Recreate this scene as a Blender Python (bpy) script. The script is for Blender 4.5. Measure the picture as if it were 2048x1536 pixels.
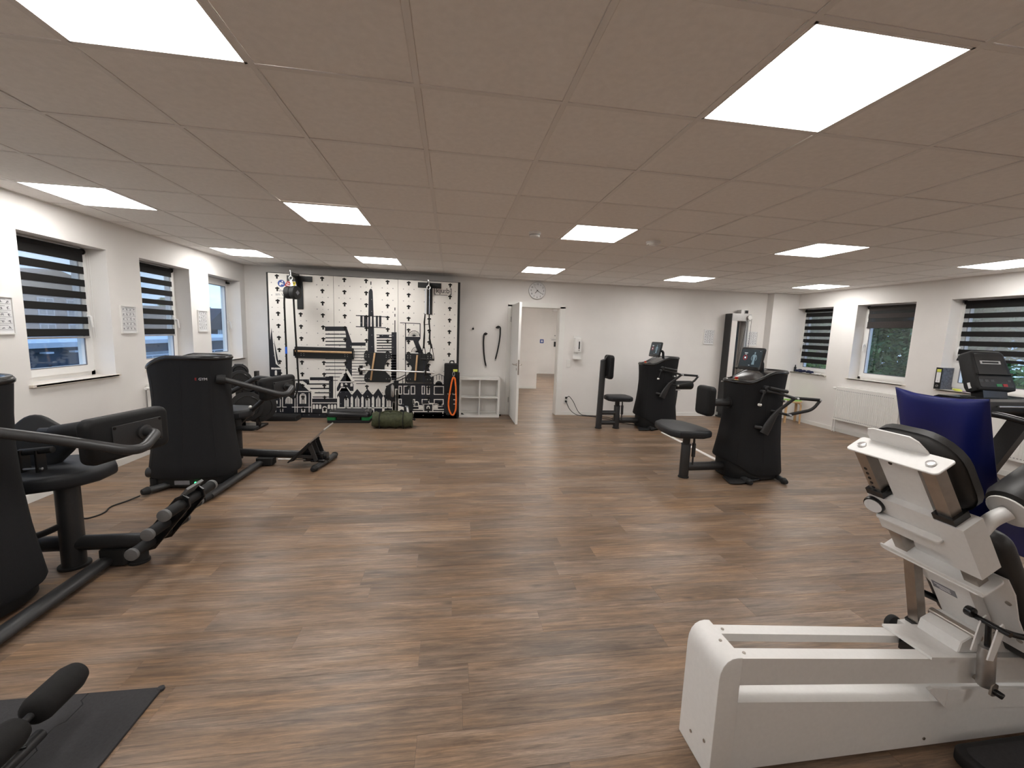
import bpy, bmesh, math, random
from mathutils import Vector, Matrix
for _o in list(bpy.data.objects): bpy.data.objects.remove(_o)
SC = bpy.context.scene
COL = SC.collection
R = random.Random(7)

# ------------------------------------------------------------------ camera, world, exposure
YAW, PITCH, ROLL = math.radians(-8.4796), math.radians(-7.1196), math.radians(2.0744)
cd = bpy.data.cameras.new('camera'); cam = bpy.data.objects.new('camera', cd); COL.objects.link(cam)
cd.sensor_fit = 'HORIZONTAL'; cd.sensor_width = 36.0; cd.lens = 822.57/2048*36.0
cd.clip_start = 0.05; cd.clip_end = 400
_f = Vector((-math.sin(YAW)*math.cos(PITCH), math.cos(YAW)*math.cos(PITCH), math.sin(PITCH)))
_r = Vector((math.cos(YAW), math.sin(YAW), 0)); _u = _r.cross(_f)
_r2 = math.cos(ROLL)*_r + math.sin(ROLL)*_u; _u2 = -math.sin(ROLL)*_r + math.cos(ROLL)*_u
cam.matrix_world = Matrix(((_r2.x,_u2.x,-_f.x,0),(_r2.y,_u2.y,-_f.y,0),(_r2.z,_u2.z,-_f.z,1.6),(0,0,0,1)))
SC.camera = cam
SC.view_settings.view_transform = 'Standard'; SC.view_settings.look = 'None'
SC.view_settings.exposure = 0.0; SC.view_settings.gamma = 1.0; SC.view_settings.use_curve_mapping = False
PANEL = 19.0      # radiance of the LED ceiling panels
SKY = 2.1

W = bpy.data.worlds.new('sky'); SC.world = W; W.use_nodes = True
nt = W.node_tree; nt.nodes.clear()
def nn(nt, t, **k):
    n = nt.nodes.new(t)
    for a, v in k.items():
        if a in n.inputs.keys(): n.inputs[a].default_value = v
        else: setattr(n, a, v)
    return n
_tc = nn(nt,'ShaderNodeTexCoord'); _sx = nn(nt,'ShaderNodeSeparateXYZ'); nt.links.new(_tc.outputs['Generated'], _sx.inputs[0])
_rp = nn(nt,'ShaderNodeValToRGB'); nt.links.new(_sx.outputs['Z'], _rp.inputs[0])
_rp.color_ramp.elements[0].position = 0.0; _rp.color_ramp.elements[0].color = (.40,.60,.90,1)
_rp.color_ramp.elements[1].position = .55; _rp.color_ramp.elements[1].color = (.20,.38,.76,1)
_nz = nn(nt,'ShaderNodeTexNoise', Scale=3.2, Detail=6.0); _mp = nn(nt,'ShaderNodeMapping'); _mp.inputs['Scale'].default_value = (1,1,3)
nt.links.new(_tc.outputs['Generated'], _mp.inputs[0]); nt.links.new(_mp.outputs[0], _nz.inputs['Vector'])
_cr = nn(nt,'ShaderNodeValToRGB'); _cr.color_ramp.elements[0].position=.45; _cr.color_ramp.elements[1].position=.7
nt.links.new(_nz.outputs['Fac'], _cr.inputs[0])
_mx = nn(nt,'ShaderNodeMix', data_type='RGBA'); nt.links.new(_cr.outputs[0], _mx.inputs[0]); nt.links.new(_rp.outputs[0], _mx.inputs[6]); _mx.inputs[7].default_value=(.66,.78,.95,1)
_bg = nn(nt,'ShaderNodeBackground', Strength=SKY); nt.links.new(_mx.outputs[2], _bg.inputs[0])
_wo = nn(nt,'ShaderNodeOutputWorld'); nt.links.new(_bg.outputs[0], _wo.inputs[0])

# ------------------------------------------------------------------ materials
def lin(c):
    return tuple(((x/255)/12.92 if x/255 <= .04045 else ((x/255+.055)/1.055)**2.4) for x in c)+(1,)
MATS = {}
def mat(name, col, rough=.6, metal=0.0, nscale=0, nvar=0.0, bump=0.0, bscale=200, spec=.5, emit=None, estr=0, coat=0):
    m = bpy.data.materials.new(name); m.use_nodes = True; nt = m.node_tree
    b = nt.nodes['Principled BSDF']
    c = tuple(col)+(1,) if len(col)==3 else col
    b.inputs['Base Color'].default_value = c
    b.inputs['Roughness'].default_value = rough; b.inputs['Metallic'].default_value = metal
    b.inputs['Specular IOR Level'].default_value = spec
    if coat: b.inputs['Coat Weight'].default_value = coat
    tc = nn(nt,'ShaderNodeTexCoord')
    if nvar:
        n = nn(nt,'ShaderNodeTexNoise', Scale=nscale, Detail=4.0); nt.links.new(tc.outputs['Object'], n.inputs['Vector'])
        r = nn(nt,'ShaderNodeMapRange'); r.inputs['From Min'].default_value=.3; r.inputs['From Max'].default_value=.7
        r.inputs['To Min'].default_value = 1-nvar; r.inputs['To Max'].default_value = 1+nvar
        nt.links.new(n.outputs['Fac'], r.inputs['Value'])
        v = nn(nt,'ShaderNodeVectorMath', operation='SCALE'); v.inputs[0].default_value = c[:3]
        nt.links.new(r.outputs['Result'], v.inputs['Scale']); nt.links.new(v.outputs[0], b.inputs['Base Color'])
    if bump:
        n = nn(nt,'ShaderNodeTexNoise', Scale=bscale, Detail=3.0); nt.links.new(tc.outputs['Object'], n.inputs['Vector'])
        bp = nn(nt,'ShaderNodeBump', Strength=bump, Distance=.002); nt.links.new(n.outputs['Fac'], bp.inputs['Height'])
        nt.links.new(bp.outputs[0], b.inputs['Normal'])
    if emit:
        b.inputs['Emission Color'].default_value = tuple(emit)+(1,); b.inputs['Emission Strength'].default_value = estr
    MATS[name] = m
    return m
wall_m = mat('wall_paint', (.82,.795,.77), .9, nscale=3, nvar=.02, bump=.15, bscale=90)
ceil_m = mat('ceiling_tile_mineral', (.88,.85,.82), .95, nscale=30, nvar=.03, bump=.3, bscale=260)
grid_m = mat('ceiling_grid_metal', (.80,.77,.74), .55)
trim_m = mat('white_trim', (.82,.81,.78), .45, nscale=5, nvar=.02)
pvc_m = mat('white_window_frame', (.84,.83,.81), .35, nscale=5, nvar=.01)
sill_m = mat('stone_sill', (.74,.68,.60), .4, nscale=25, nvar=.06)
panel_m = mat('led_diffuser', (.9,.9,.9), .5, emit=(1,.978,.945), estr=PANEL)
black_m = mat('black_fabric', (.006,.0055,.0055), .9, nscale=60, nvar=.2, bump=.2, bscale=500)
blind_m = mat('blind_band_fabric', (.006,.005,.005), .95, nscale=80, nvar=.15)
blindg_m = mat('blind_band_fabric_grey', (.042,.036,.034), .95, nscale=80, nvar=.15)
shroud_m = mat('charcoal_shroud_fabric', (.0115,.0118,.0132), .8, nscale=120, nvar=.12, bump=.5, bscale=420, spec=.3)
steel_m = mat('charcoal_powder_coat', (.026,.026,.027), .42, nscale=90, nvar=.10, bump=.12, bscale=500)
pad_m = mat('black_upholstery', (.0075,.0075,.008), .6, nscale=50, nvar=.1, bump=.25, bscale=400, spec=.3)
seat_m = mat('dark_grey_upholstery', (.015,.016,.0185), .5, nscale=50, nvar=.08, bump=.2, bscale=400, spec=.35)
leather_m = mat('anthracite_leather', (.024,.023,.0225), .48, nscale=14, nvar=.1, bump=.2, bscale=160)
rubber_m = mat('black_rubber', (.009,.009,.0095), .7, nscale=40, nvar=.12)
gloss_m = mat('black_plastic', (.008,.008,.009), .25, nscale=20, nvar=.05)
chrome_m = mat('chrome', (.78,.78,.78), .34, 1.0, nscale=20, nvar=.03)
inox_m = mat('stainless_steel', (.42,.38,.34), .36, 1.0, nscale=30, nvar=.06)
whitemetal_m = mat('white_powder_coat', (.79,.775,.755), .38, nscale=60, nvar=.02, bump=.1, bscale=400)
whiteplas_m = mat('white_plastic', (.8,.79,.77), .35, nscale=20, nvar=.02)
alu_m = mat('brushed_aluminium', (.52,.51,.5), .35, .9, nscale=40, nvar=.05)
wood_m = mat('beech_wood', (.56,.36,.19), .5, nscale=14, nvar=.12)
green_m = mat('green_plastic', (.012,.22,.06), .45, nscale=20, nvar=.06)
olive_m = mat('olive_canvas', (.050,.056,.026), .85, nscale=26, nvar=.25, bump=.5, bscale=120)
orange_m = mat('orange_webbing', (.82,.16,.02), .7, nscale=60, nvar=.15)
blue_m = mat('royal_blue_vinyl', (.004,.009,.105), .38, nscale=9, nvar=.1, bump=.15, bscale=60)
navy_m = mat('navy_cloth', (.012,.017,.05), .85, nscale=30, nvar=.3)
bluep_m = mat('bright_blue_plastic', (.01,.13,.72), .4, nscale=15, nvar=.05)
yel_m = mat('yellow_green_plastic', (.62,.66,.10), .5, nscale=15, nvar=.08)
purple_m = mat('purple_band', (.10,.02,.12), .6, nscale=15, nvar=.1)
red_m = mat('red_plastic', (.45,.015,.012), .4, nscale=15, nvar=.05)
yellow_m = mat('yellow_sign', (.75,.60,.02), .5, nscale=15, nvar=.05)
blues_m = mat('blue_sign', (.02,.06,.28), .5, nscale=15, nvar=.05)
gold_m = mat('yellow_metal', (.75,.55,.2), .35, .6, nscale=15, nvar=.05)
paper_m = mat('white_paper', (.78,.78,.79), .7, nscale=12, nvar=.02)
ink_m = mat('grey_ink', (.22,.22,.24), .8, nscale=30, nvar=.1)
darkink_m = mat('black_ink', (.012,.014,.02), .6, nscale=30, nvar=.1)
board_m = mat('cream_white_panel', (.79,.765,.72), .45, nscale=6, nvar=.015)
navyink_m = mat('blue_black_panel_print', (.010,.012,.018), .45, nscale=20, nvar=.1)
plate_m = mat('anthracite_board', (.010,.012,.013), .5, nscale=20, nvar=.1)
screen_m = mat('dark_display', (.010,.014,.017), .2, emit=(.013,.021,.026), estr=1.0)
scrw_m = mat('display_white', (.5,.5,.5), .3, emit=(.75,.8,.82), estr=.8)
scrb_m = mat('display_figure', (.10,.15,.18), .3, emit=(.13,.19,.22), estr=.8)
scrr_m = mat('display_red', (.4,.02,.02), .3, emit=(.6,.03,.04), estr=.8)
led_m = mat('green_indicator', (.0,.6,.15), .3, emit=(.05,1,.25), estr=5)
matg_m = mat('foam_mat_grey', (.032,.031,.033), .9, nscale=90, nvar=.12, bump=.4, bscale=350)
lid_m = mat('grey_marbled_card', (.085,.09,.105), .6, nscale=40, nvar=.45)
dkwall_m = mat('dark_blue_cladding', (.045,.062,.095), .5, nscale=4, nvar=.15)
brick_m = mat('pale_brick_wall', (.30,.29,.31), .9, nscale=6, nvar=.15)
tile_m = mat('dark_roof_tiles', (.075,.065,.07), .8, nscale=8, nvar=.25)
litewall_m = mat('pale_blue_fascia', (.60,.66,.75), .6, nscale=5, nvar=.05)
winglass_m = mat('distant_window_pane', (.30,.36,.42), .15, nscale=3, nvar=.1)
ground_m = mat('grass_ground', (.05,.075,.03), .95, nscale=2, nvar=.3)
bark_m = mat('tree_bark', (.05,.038,.028), .9, nscale=12, nvar=.3)
def leafmat(name, c0, c1):
    m = bpy.data.materials.new(name); m.use_nodes = True; nt = m.node_tree; b = nt.nodes['Principled BSDF']
    g = nn(nt,'ShaderNodeNewGeometry'); rp = nn(nt,'ShaderNodeValToRGB'); nt.links.new(g.outputs['Random Per Island'], rp.inputs[0])
    rp.color_ramp.elements[0].color = c0+(1,); rp.color_ramp.elements[1].color = c1+(1,)
    nt.links.new(rp.outputs[0], b.inputs['Base Color']); b.inputs['Roughness'].default_value = .55
    return m
leaf1 = leafmat('dark_leaves', (.05,.11,.035), (.21,.33,.11))
leaf2 = leafmat('bright_leaves', (.07,.19,.025), (.32,.46,.09))
leaf3 = leafmat('mid_green_leaves', (.04,.12,.025), (.18,.34,.07))
def thinmat(name, col, alpha, gloss):
    m = bpy.data.materials.new(name); m.use_nodes = True; nt = m.node_tree; nt.nodes.clear()
    t = nn(nt,'ShaderNodeBsdfTransparent'); t.inputs[0].default_value = (.93,.96,.97,1)
    d = nn(nt,'ShaderNodeBsdfGlossy' if gloss else 'ShaderNodeBsdfDiffuse'); d.inputs[0].default_value = col+(1,)
    if gloss: d.inputs['Roughness'].default_value = .02
    mx = nn(nt,'ShaderNodeMixShader'); mx.inputs[0].default_value = 1-alpha
    nt.links.new(t.outputs[0], mx.inputs[1]); nt.links.new(d.outputs[0], mx.inputs[2])
    o = nn(nt,'ShaderNodeOutputMaterial'); nt.links.new(mx.outputs[0], o.inputs[0])
    return m
glass_m = thinmat('window_glass', (.8,.85,.9), .93, True)
sheer_m = thinmat('sheer_blind_fabric', (.55,.56,.58), .72, False)
sheerd_m = thinmat('dark_sheer_blind_fabric', (.05,.05,.05), .25, False)

def floor_mat():
    m = bpy.data.materials.new('walnut_vinyl_plank'); m.use_nodes = True; nt = m.node_tree; b = nt.nodes['Principled BSDF']
    L = nt.links.new
    g = nn(nt,'ShaderNodeNewGeometry'); oi = nn(nt,'ShaderNodeObjectInfo')
    ad = nn(nt,'ShaderNodeMath', operation='ADD'); L(g.outputs['Random Per Island'], ad.inputs[0]); L(oi.outputs['Random'], ad.inputs[1])
    fr = nn(nt,'ShaderNodeMath', operation='FRACT'); L(ad.outputs[0], fr.inputs[0])
    ml = nn(nt,'ShaderNodeMath', operation='MULTIPLY'); L(fr.outputs[0], ml.inputs[0]); ml.inputs[1].default_value = 53.7
    cb = nn(nt,'ShaderNodeCombineXYZ'); L(ml.outputs[0], cb.inputs[0]); L(ml.outputs[0], cb.inputs[1]); L(ml.outputs[0], cb.inputs[2])
    va = nn(nt,'ShaderNodeVectorMath', operation='ADD'); L(g.outputs['Position'], va.inputs[0]); L(cb.outputs[0], va.inputs[1])
    def noise(sc, scale, det, rgh=.6, dist=0.0):
        mp = nn(nt,'ShaderNodeMapping'); mp.inputs['Scale'].default_value = sc; L(va.outputs[0], mp.inputs[0])
        n = nn(nt,'ShaderNodeTexNoise', Scale=scale, Detail=det, Roughness=rgh, Distortion=dist); L(mp.outputs[0], n.inputs['Vector']); return n
    n1 = noise((1.7,30,1), 1.7, 9, .72, .9); n2 = noise((7,170,1), 2.2, 4, .75); n3 = noise((1.3,5,1), 1.3, 4, .55, .9); n4 = noise((.9,7,1), 1.1, 3, .5, .6)
    r1 = nn(nt,'ShaderNodeValToRGB'); L(n1.outputs['Fac'], r1.inputs[0])
    e = r1.color_ramp.elements; e[0].position=.32; e[0].color=(.115,.077,.053,1); e[1].position=.68; e[1].color=(.325,.215,.137,1)
    k = r1.color_ramp.elements.new(.5); k.color=(.205,.137,.092,1)
    r3 = nn(nt,'ShaderNodeMapRange'); L(n3.outputs['Fac'], r3.inputs['Value']); r3.inputs['From Min'].default_value=.3; r3.inputs['From Max'].default_value=.7; r3.inputs['To Min'].default_value=.72; r3.inputs['To Max'].default_value=1.25
    r2 = nn(nt,'ShaderNodeMapRange'); L(n2.outputs['Fac'], r2.inputs['Value']); r2.inputs['From Min'].default_value=.3; r2.inputs['From Max'].default_value=.7; r2.inputs['To Min'].default_value=.70; r2.inputs['To Max'].default_value=1.22
    rr = nn(nt,'ShaderNodeMapRange'); L(fr.outputs[0], rr.inputs['Value']); rr.inputs['To Min'].default_value=.78; rr.inputs['To Max'].default_value=1.20
    m1 = nn(nt,'ShaderNodeMath', operation='MULTIPLY'); L(r3.outputs[0], m1.inputs[0]); L(r2.outputs[0], m1.inputs[1])
    m2 = nn(nt,'ShaderNodeMath', operation='MULTIPLY'); L(m1.outputs[0], m2.inputs[0]); L(rr.outputs[0], m2.inputs[1])
    # knots
    vo = nn(nt,'ShaderNodeTexVoronoi', Scale=1.0); mpv = nn(nt,'ShaderNodeMapping'); mpv.inputs['Scale'].default_value=(1.6,5,1); L(va.outputs[0], mpv.inputs[0]); L(mpv.outputs[0], vo.inputs['Vector'])
    kr = nn(nt,'ShaderNodeMapRange'); L(vo.outputs['Distance'], kr.inputs['Value']); kr.inputs['From Min'].default_value=.02; kr.inputs['From Max'].default_value=.11; kr.inputs['To Min'].default_value=.5; kr.inputs['To Max'].default_value=1
    m3 = nn(nt,'ShaderNodeMath', operation='MULTIPLY'); L(m2.outputs[0], m3.inputs[0]); L(kr.outputs[0], m3.inputs[1])
    sc = nn(nt,'ShaderNodeVectorMath', operation='SCALE'); L(r1.outputs[0], sc.inputs[0]); L(m3.outputs[0], sc.inputs['Scale'])
    hs = nn(nt,'ShaderNodeHueSaturation'); L(sc.outputs[0], hs.inputs['Color'])
    r4 = nn(nt,'ShaderNodeMapRange'); L(n4.outputs['Fac'], r4.inputs['Value']); r4.inputs['From Min'].default_value=.35; r4.inputs['From Max'].default_value=.65; r4.inputs['To Min'].default_value=.86; r4.inputs['To Max'].default_value=1.16
    L(r4.outputs[0], hs.inputs['Saturation'])
    L(hs.outputs[0], b.inputs['Base Color'])
    b.inputs['Roughness'].default_value = .36; b.inputs['Specular IOR Level'].default_value = .45
    rg = nn(nt,'ShaderNodeMapRange'); L(n2.outputs['Fac'], rg.inputs['Value']); rg.inputs['To Min'].default_value=.29; rg.inputs['To Max'].default_value=.44; L(rg.outputs[0], b.inputs['Roughness'])
    bp = nn(nt,'ShaderNodeBump', Strength=.12, Distance=.002); L(n2.outputs['Fac'], bp.inputs['Height']); L(bp.outputs[0], b.inputs['Normal'])
    return m
plank_m = floor_mat()
sub_m = mat('dark_subfloor', (.03,.02,.014), .8, nscale=10, nvar=.1)

# ------------------------------------------------------------------ mesh helpers
def rrect(w, h, r, n=4):
    o = []
    r = min(r, w/2-1e-4, h/2-1e-4)
    for cx, cy, a0 in ((w/2-r,h/2-r,0),(-w/2+r,h/2-r,90),(-w/2+r,-h/2+r,180),(w/2-r,-h/2+r,270)):
        for i in range(n+1):
            a = math.radians(a0+90*i/n); o.append((cx+r*math.cos(a), cy+r*math.sin(a)))
    return o
def inset(o, d):
    n = len(o); res = []
    ar = sum(o[i][0]*o[(i+1)%n][1]-o[(i+1)%n][0]*o[i][1] for i in range(n))
    s = 1 if ar > 0 else -1
    for i in range(n):
        p = Vector(o[i-1]); q = Vector(o[i]); t = Vector(o[(i+1)%n])
        a = (q-p); c = (t-q)
        a = a.normalized() if a.length > 1e-9 else c.normalized(); c = c.normalized() if c.length > 1e-9 else a
        na = Vector((-a.y,a.x))*s; nc = Vector((-c.y,c.x))*s
        b = na+nc
        b = b/max(.35, b.length_squared/2) if b.length > 1e-6 else na
        res.append((q.x+b.x*d, q.y+b.y*d))
    return res
def fillet(pts, rad, n=6):
    pts = [Vector(p) for p in pts]; out = [pts[0]]
    for i in range(1, len(pts)-1):
        p, q, t = pts[i-1], pts[i], pts[i+1]
        a = (p-q); b = (t-q); r = min(rad, a.length*.48, b.length*.48)
        p0 = q+a.normalized()*r; p1 = q+b.normalized()*r
        for k in range(n+1):
            s = k/n; out.append(p0*(1-s)**2+q*2*s*(1-s)+p1*s*s)
    out.append(pts[-1]); return out
class G:
    def __init__(s): s.v = []; s.f = []
    def add(s, vs, fs):
        o = len(s.v); s.v += [tuple(x) for x in vs]; s.f += [tuple(i+o for i in f) for f in fs]; return s
    def box(s, x0,x1,y0,y1,z0,z1):
        v = [(x,y,z) for z in (z0,z1) for x,y in ((x0,y0),(x1,y0),(x1,y1),(x0,y1))]
        return s.add(v, [(3,2,1,0),(4,5,6,7),(0,1,5,4),(1,2,6,5),(2,3,7,6),(3,0,4,7)])
    def loft(s, rings, c0=True, c1=True):
        n = len(rings[0]); v = [p for r in rings for p in r]; f = []
        for k in range(len(rings)-1):
            for i in range(n):
                j = (i+1)%n; f.append((k*n+i,k*n+j,(k+1)*n+j,(k+1)*n+i))
        if c0: f.append(tuple(range(n-1,-1,-1)))
        if c1: f.append(tuple((len(rings)-1)*n+i for i in range(n)))
        return s.add(v, f)
    def prism(s, out, o, ex, ey, t, b=0.0, seg=3):
        """outline (2D) at o spanned by ex, ey; thickness t along ex x ey; rounded edge b"""
        o = Vector(o); ex = Vector(ex).normalized(); ey = Vector(ey).normalized(); n = ex.cross(ey)
        n2 = len(out)
        if sum(out[i][0]*out[(i+1)%n2][1]-out[(i+1)%n2][0]*out[i][1] for i in range(n2)) < 0: out = out[::-1]
        lv = []
        if b > 0:
            for k in range(seg+1):
                a = math.pi/2*k/seg; lv.append((b*(1-math.sin(a)), b*(1-math.cos(a))))
            lv = lv + [(d, t-h) for d, h in lv[::-1]]
        else: lv = [(0,0),(0,t)]
        rings = []
        for d, h in lv:
            q = inset(out, d) if d > 1e-6 else out
            rings.append([o+ex*x+ey*y+n*h for x, y in q])
        return s.loft(rings)
    def tube(s, pts, r, seg=14, caps=True, flat=None):
        pts = [Vector(p) for p in pts]; n = len(pts)
        rs = r if isinstance(r, list) else [r[0]+(r[1]-r[0])*i/(n-1) for i in range(n)] if isinstance(r, tuple) else [r]*n
        T = []
        for i in range(n):
            d = pts[min(i+1,n-1)]-pts[max(i-1,0)]; T.append(d.normalized())
        up = Vector((0,0,1)) if abs(T[0].z) < .9 else Vector((1,0,0))
        N = (up-T[0]*up.dot(T[0])).normalized(); rings = []
        for i in range(n):
            N = (N-T[i]*N.dot(T[i])).normalized(); B = T[i].cross(N)
            a, b = (rs[i], rs[i]) if flat is None else (rs[i]*flat[0], rs[i]*flat[1])
            rings.append([pts[i]+N*(a*math.cos(2*math.pi*k/seg))+B*(b*math.sin(2*math.pi*k/seg)) for k in range(seg)])
        return s.loft(rings, caps, caps)
    def cyl(s, p0, p1, r, r1=None, seg=18, b=0.0):
        p0 = Vector(p0); p1 = Vector(p1); r1 = r if r1 is None else r1
        if b > 0:
            d = (p1-p0).normalized()
            return s.tube([p0, p0+d*b*.3, p0+d*b, p1-d*b, p1-d*b*.3, p1], [r-b, r-b*.3, r, r1, r1-b*.3, r1-b], seg)
        return s.tube([p0,p1],[r,r1],seg)
    def sph(s, c, r, sx=1, sy=1, sz=1, nu=14, nv=8):
        c = Vector(c); rings = []
        for k in range(1,nv):
            a = math.pi*k/nv
            rings.append([c+Vector((r*sx*math.sin(a)*math.cos(2*math.pi*i/nu), r*sy*math.sin(a)*math.sin(2*math.pi*i/nu), -r*sz*math.cos(a))) for i in range(nu)])
        return s.loft(rings)
    def obox(s, c, ax, ay, az, hx, hy, hz):
        c = Vector(c); ax = Vector(ax).normalized()*hx; ay = Vector(ay).normalized()*hy; az = Vector(az).normalized()*hz
        v = [c+ax*x+ay*y+az*z for z in (-1,1) for x,y in ((-1,-1),(1,-1),(1,1),(-1,1))]
        return s.add(v, [(3,2,1,0),(4,5,6,7),(0,1,5,4),(1,2,6,5),(2,3,7,6),(3,0,4,7)])
    def bar(s, p0, p1, w, h, up=(0,0,1)):
        p0 = Vector(p0); p1 = Vector(p1); d = p1-p0; a = d.normalized(); u = Vector(up); u = (u-a*u.dot(a)).normalized(); b = a.cross(u)
        return s.obox((p0+p1)/2, a, b, u, d.length/2, w/2, h/2)
    def rbox(s, x0,x1,y0,y1,z0,z1, r=.03, b=.01):
        """box with corners rounded in plan and bevelled top/bottom edges"""
        return s.prism([(x+(x0+x1)/2,y+(y0+y1)/2) for x,y in rrect(x1-x0,y1-y0,r)], (0,0,z0), (1,0,0), (0,1,0), z1-z0, b)
def link(o, parent=None):
    COL.objects.link(o)
    if parent is not None: o.parent = parent
    return o
def root_of(o):
    while o.parent is not None: o = o.parent
    return o
def part(name, g, m, parent=None, ang=40, kind=None, label=None):
    me = bpy.data.meshes.new(name)
    off = root_of(parent).location if parent is not None else Vector((0,0,0))
    me.from_pydata([(x-off.x, y-off.y, z-off.z) for x, y, z in g.v], [], g.f)
    me.materials.append(m)
    if ang:
        me.polygons.foreach_set('use_smooth', [True]*len(me.polygons)); me.set_sharp_from_angle(angle=math.radians(ang))
    me.update()
    o = bpy.data.objects.new(name, me); link(o, parent)
    if kind: o['kind'] = kind
    if label: o['label'] = label
    return o
def tag(o, label=None, cat=None, group=None, kind=None):
    for k, v in (('label',label),('category',cat),('group',group),('kind',kind)):
        if v: o[k] = v
    return o
def thing(name, label, cat, loc, group=None, kind=None):
    o = bpy.data.objects.new(name, None); o.empty_display_size = .1; o.location = loc; link(o)
    return tag(o, label, cat, group, kind)
def single(name, g, m, label, cat, loc, group=None, kind=None, ang=40):
    me = bpy.data.meshes.new(name); L = Vector(loc)
    me.from_pydata([(x-L.x,y-L.y,z-L.z) for x,y,z in g.v], [], g.f); me.materials.append(m)
    if ang:
        me.polygons.foreach_set('use_smooth', [True]*len(me.polygons)); me.set_sharp_from_angle(angle=math.radians(ang))
    o = bpy.data.objects.new(name, me); o.location = loc; link(o); return tag(o, label, cat, group, kind)
def text(name, s, size, o, ex, ey, m, parent, align='LEFT', ext=.0006, label=None):
    cu = bpy.data.curves.new(name,'FONT'); cu.body = s; cu.size = size; cu.align_x = align; cu.extrude = ext
    to = bpy.data.objects.new(name, cu); COL.objects.link(to)
    dg = bpy.context.evaluated_depsgraph_get(); me = bpy.data.meshes.new_from_object(to.evaluated_get(dg))
    bpy.data.objects.remove(to); bpy.data.curves.remove(cu)
    ex = Vector(ex).normalized(); ey = Vector(ey).normalized(); n = ex.cross(ey)
    off = root_of(parent).location
    for v in me.vertices: v.co = Vector(o)-off+ex*v.co.x+ey*v.co.y+n*v.co.z
    me.materials.clear(); me.materials.append(m)
    ob = bpy.data.objects.new(name, me); link(ob, parent)
    if label: ob['label'] = label
    return ob

# ------------------------------------------------------------------ room shell
XL, XR, YB, YF, H = -3.57, 7.08, 7.87, -2.6, 2.592
S = 'structure'
def wall_with_holes(name, side, holes, label):
    g = G(); x0, x1 = (XL-.30, XL) if side < 0 else (XR, XR+.30)
    ys = [YF]+[v for h in sorted(holes) for v in h]+[YB+.2]
    for i in range(len(ys)-1):
        if i % 2 == 0: g.box(x0,x1,ys[i],ys[i+1],0,H+.1)
        else: g.box(x0,x1,ys[i],ys[i+1],0,.985); g.box(x0,x1,ys[i],ys[i+1],2.30,H+.1)
    return single(name, g, wall_m, label, 'wall', ((x0+x1)/2,2,0), kind=S, ang=0)
LW = [(1.35,2.25),(2.71,3.61),(4.07,4.97),(5.43,6.345),(6.79,7.71)]; RW = [(1.35,2.27),(2.72,3.65),(4.10,5.04),(5.495,6.43),(6.90,7.72)]
wall_with_holes('wall_left', -1, LW, 'white left wall with deep window openings and striped blinds')
wall_with_holes('wall_right', 1, RW, 'white right wall with window openings above radiators')
g = G(); g.box(XL-.3,1.13,YB,YB+.2,0,H+.1); g.box(2.08,XR+.3,YB,YB+.2,0,H+.1); g.box(1.13,2.08,YB,YB+.2,2.11,H+.1)
single('wall_back', g, wall_m, 'white back wall with the doorway and the skyline board', 'wall', (2,YB,0), kind=S, ang=0)
g = G(); g.box(XL-.3,XR+.3,YF-.2,YF,0,H+.1)
single('wall_front', g, wall_m, 'plain white wall behind the viewpoint', 'wall', (2,YF,0), kind=S, ang=0)
g = G(); g.box(6.49,XR,7.70,YB,0,H)
single('trim_1', g, wall_m, 'white boxed pillar in the back right corner of the room', 'pillar', (6.79,7.8,0), kind=S, ang=0)
# baseboards
def base(name, x0,x1,y0,y1, label): 
    g = G(); g.box(x0,x1,y0,y1,0,.068); g.box(x0+.003,x1-.003,y0+.003,y1-.003,.068,.075)
    single(name, g, trim_m, label, 'baseboard', ((x0+x1)/2,(y0+y1)/2,0), kind=S, ang=0)
base('baseboard_left', XL,XL+.014,YF,YB, 'white baseboard along the left wall')
base('baseboard_right', XR-.014,XR,YF,7.70, 'white baseboard along the right wall')
base('baseboard_back', XL+.014,1.045,YB-.014,YB, 'white baseboard on the back wall left of the door')
base('baseboard_back', 2.165,6.49,YB-.014,YB, 'white baseboard on the back wall right of the door')
base('baseboard_pillar', 6.49,XR-.014,7.686,7.70, 'white baseboard at the foot of the corner pillar')

# floor: an underlay with single planks laid on it
fl = thing('floor','dark walnut vinyl plank floor laid across the room','floor',(1.75,3,0),kind=S)
g = G(); g.box(XL,XR,YF,YB,-.06,-.006); part('underlay', g, sub_m, fl, 0)
PW, PL = .17, 1.28
row = 0; y = YF; cnt = 0; rest = G()
base_me = {}
def plank_mesh(w, l):
    k = (round(w,3), round(l,3))
    if k not in base_me:
        e = .0002; c = .0006
        r0 = [(e,e,-.006),(l-e,e,-.006),(l-e,w-e,-.006),(e,w-e,-.006)]
        r1 = [(e,e,-.0005),(l-e,e,-.0005),(l-e,w-e,-.0005),(e,w-e,-.0005)]
        r2 = [(e+c,e+c,0),(l-e-c,e+c,0),(l-e-c,w-e-c,0),(e+c,w-e-c,0)]
        gg = G().loft([r0,r1,r2], False, True)
        me = bpy.data.meshes.new('plank'); me.from_pydata(gg.v,[],gg.f); me.materials.append(plank_m); base_me[k] = (me, gg)
    return base_me[k]
while y < YB-1e-6:
    w = min(PW, YB-y); x = XL-R.uniform(.02, PL-.02)
    while x < XR-1e-6:
        a = max(x, XL); b_ = min(x+PL, XR); l = b_-a
        if l > .02:
            me, gg = plank_mesh(w, l)
            ok = y > 1.1 and y < 6.2 and cnt < 298
            if ok:
                o = bpy.data.objects.new('plank', me); o.location = (a-1.75, y-3, 0); link(o, fl); cnt += 1
            else: rest.add([(vx+a, vy+y, vz) for vx,vy,vz in gg.v], gg.f)
        x += PL
    y += PW; row += 1
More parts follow.
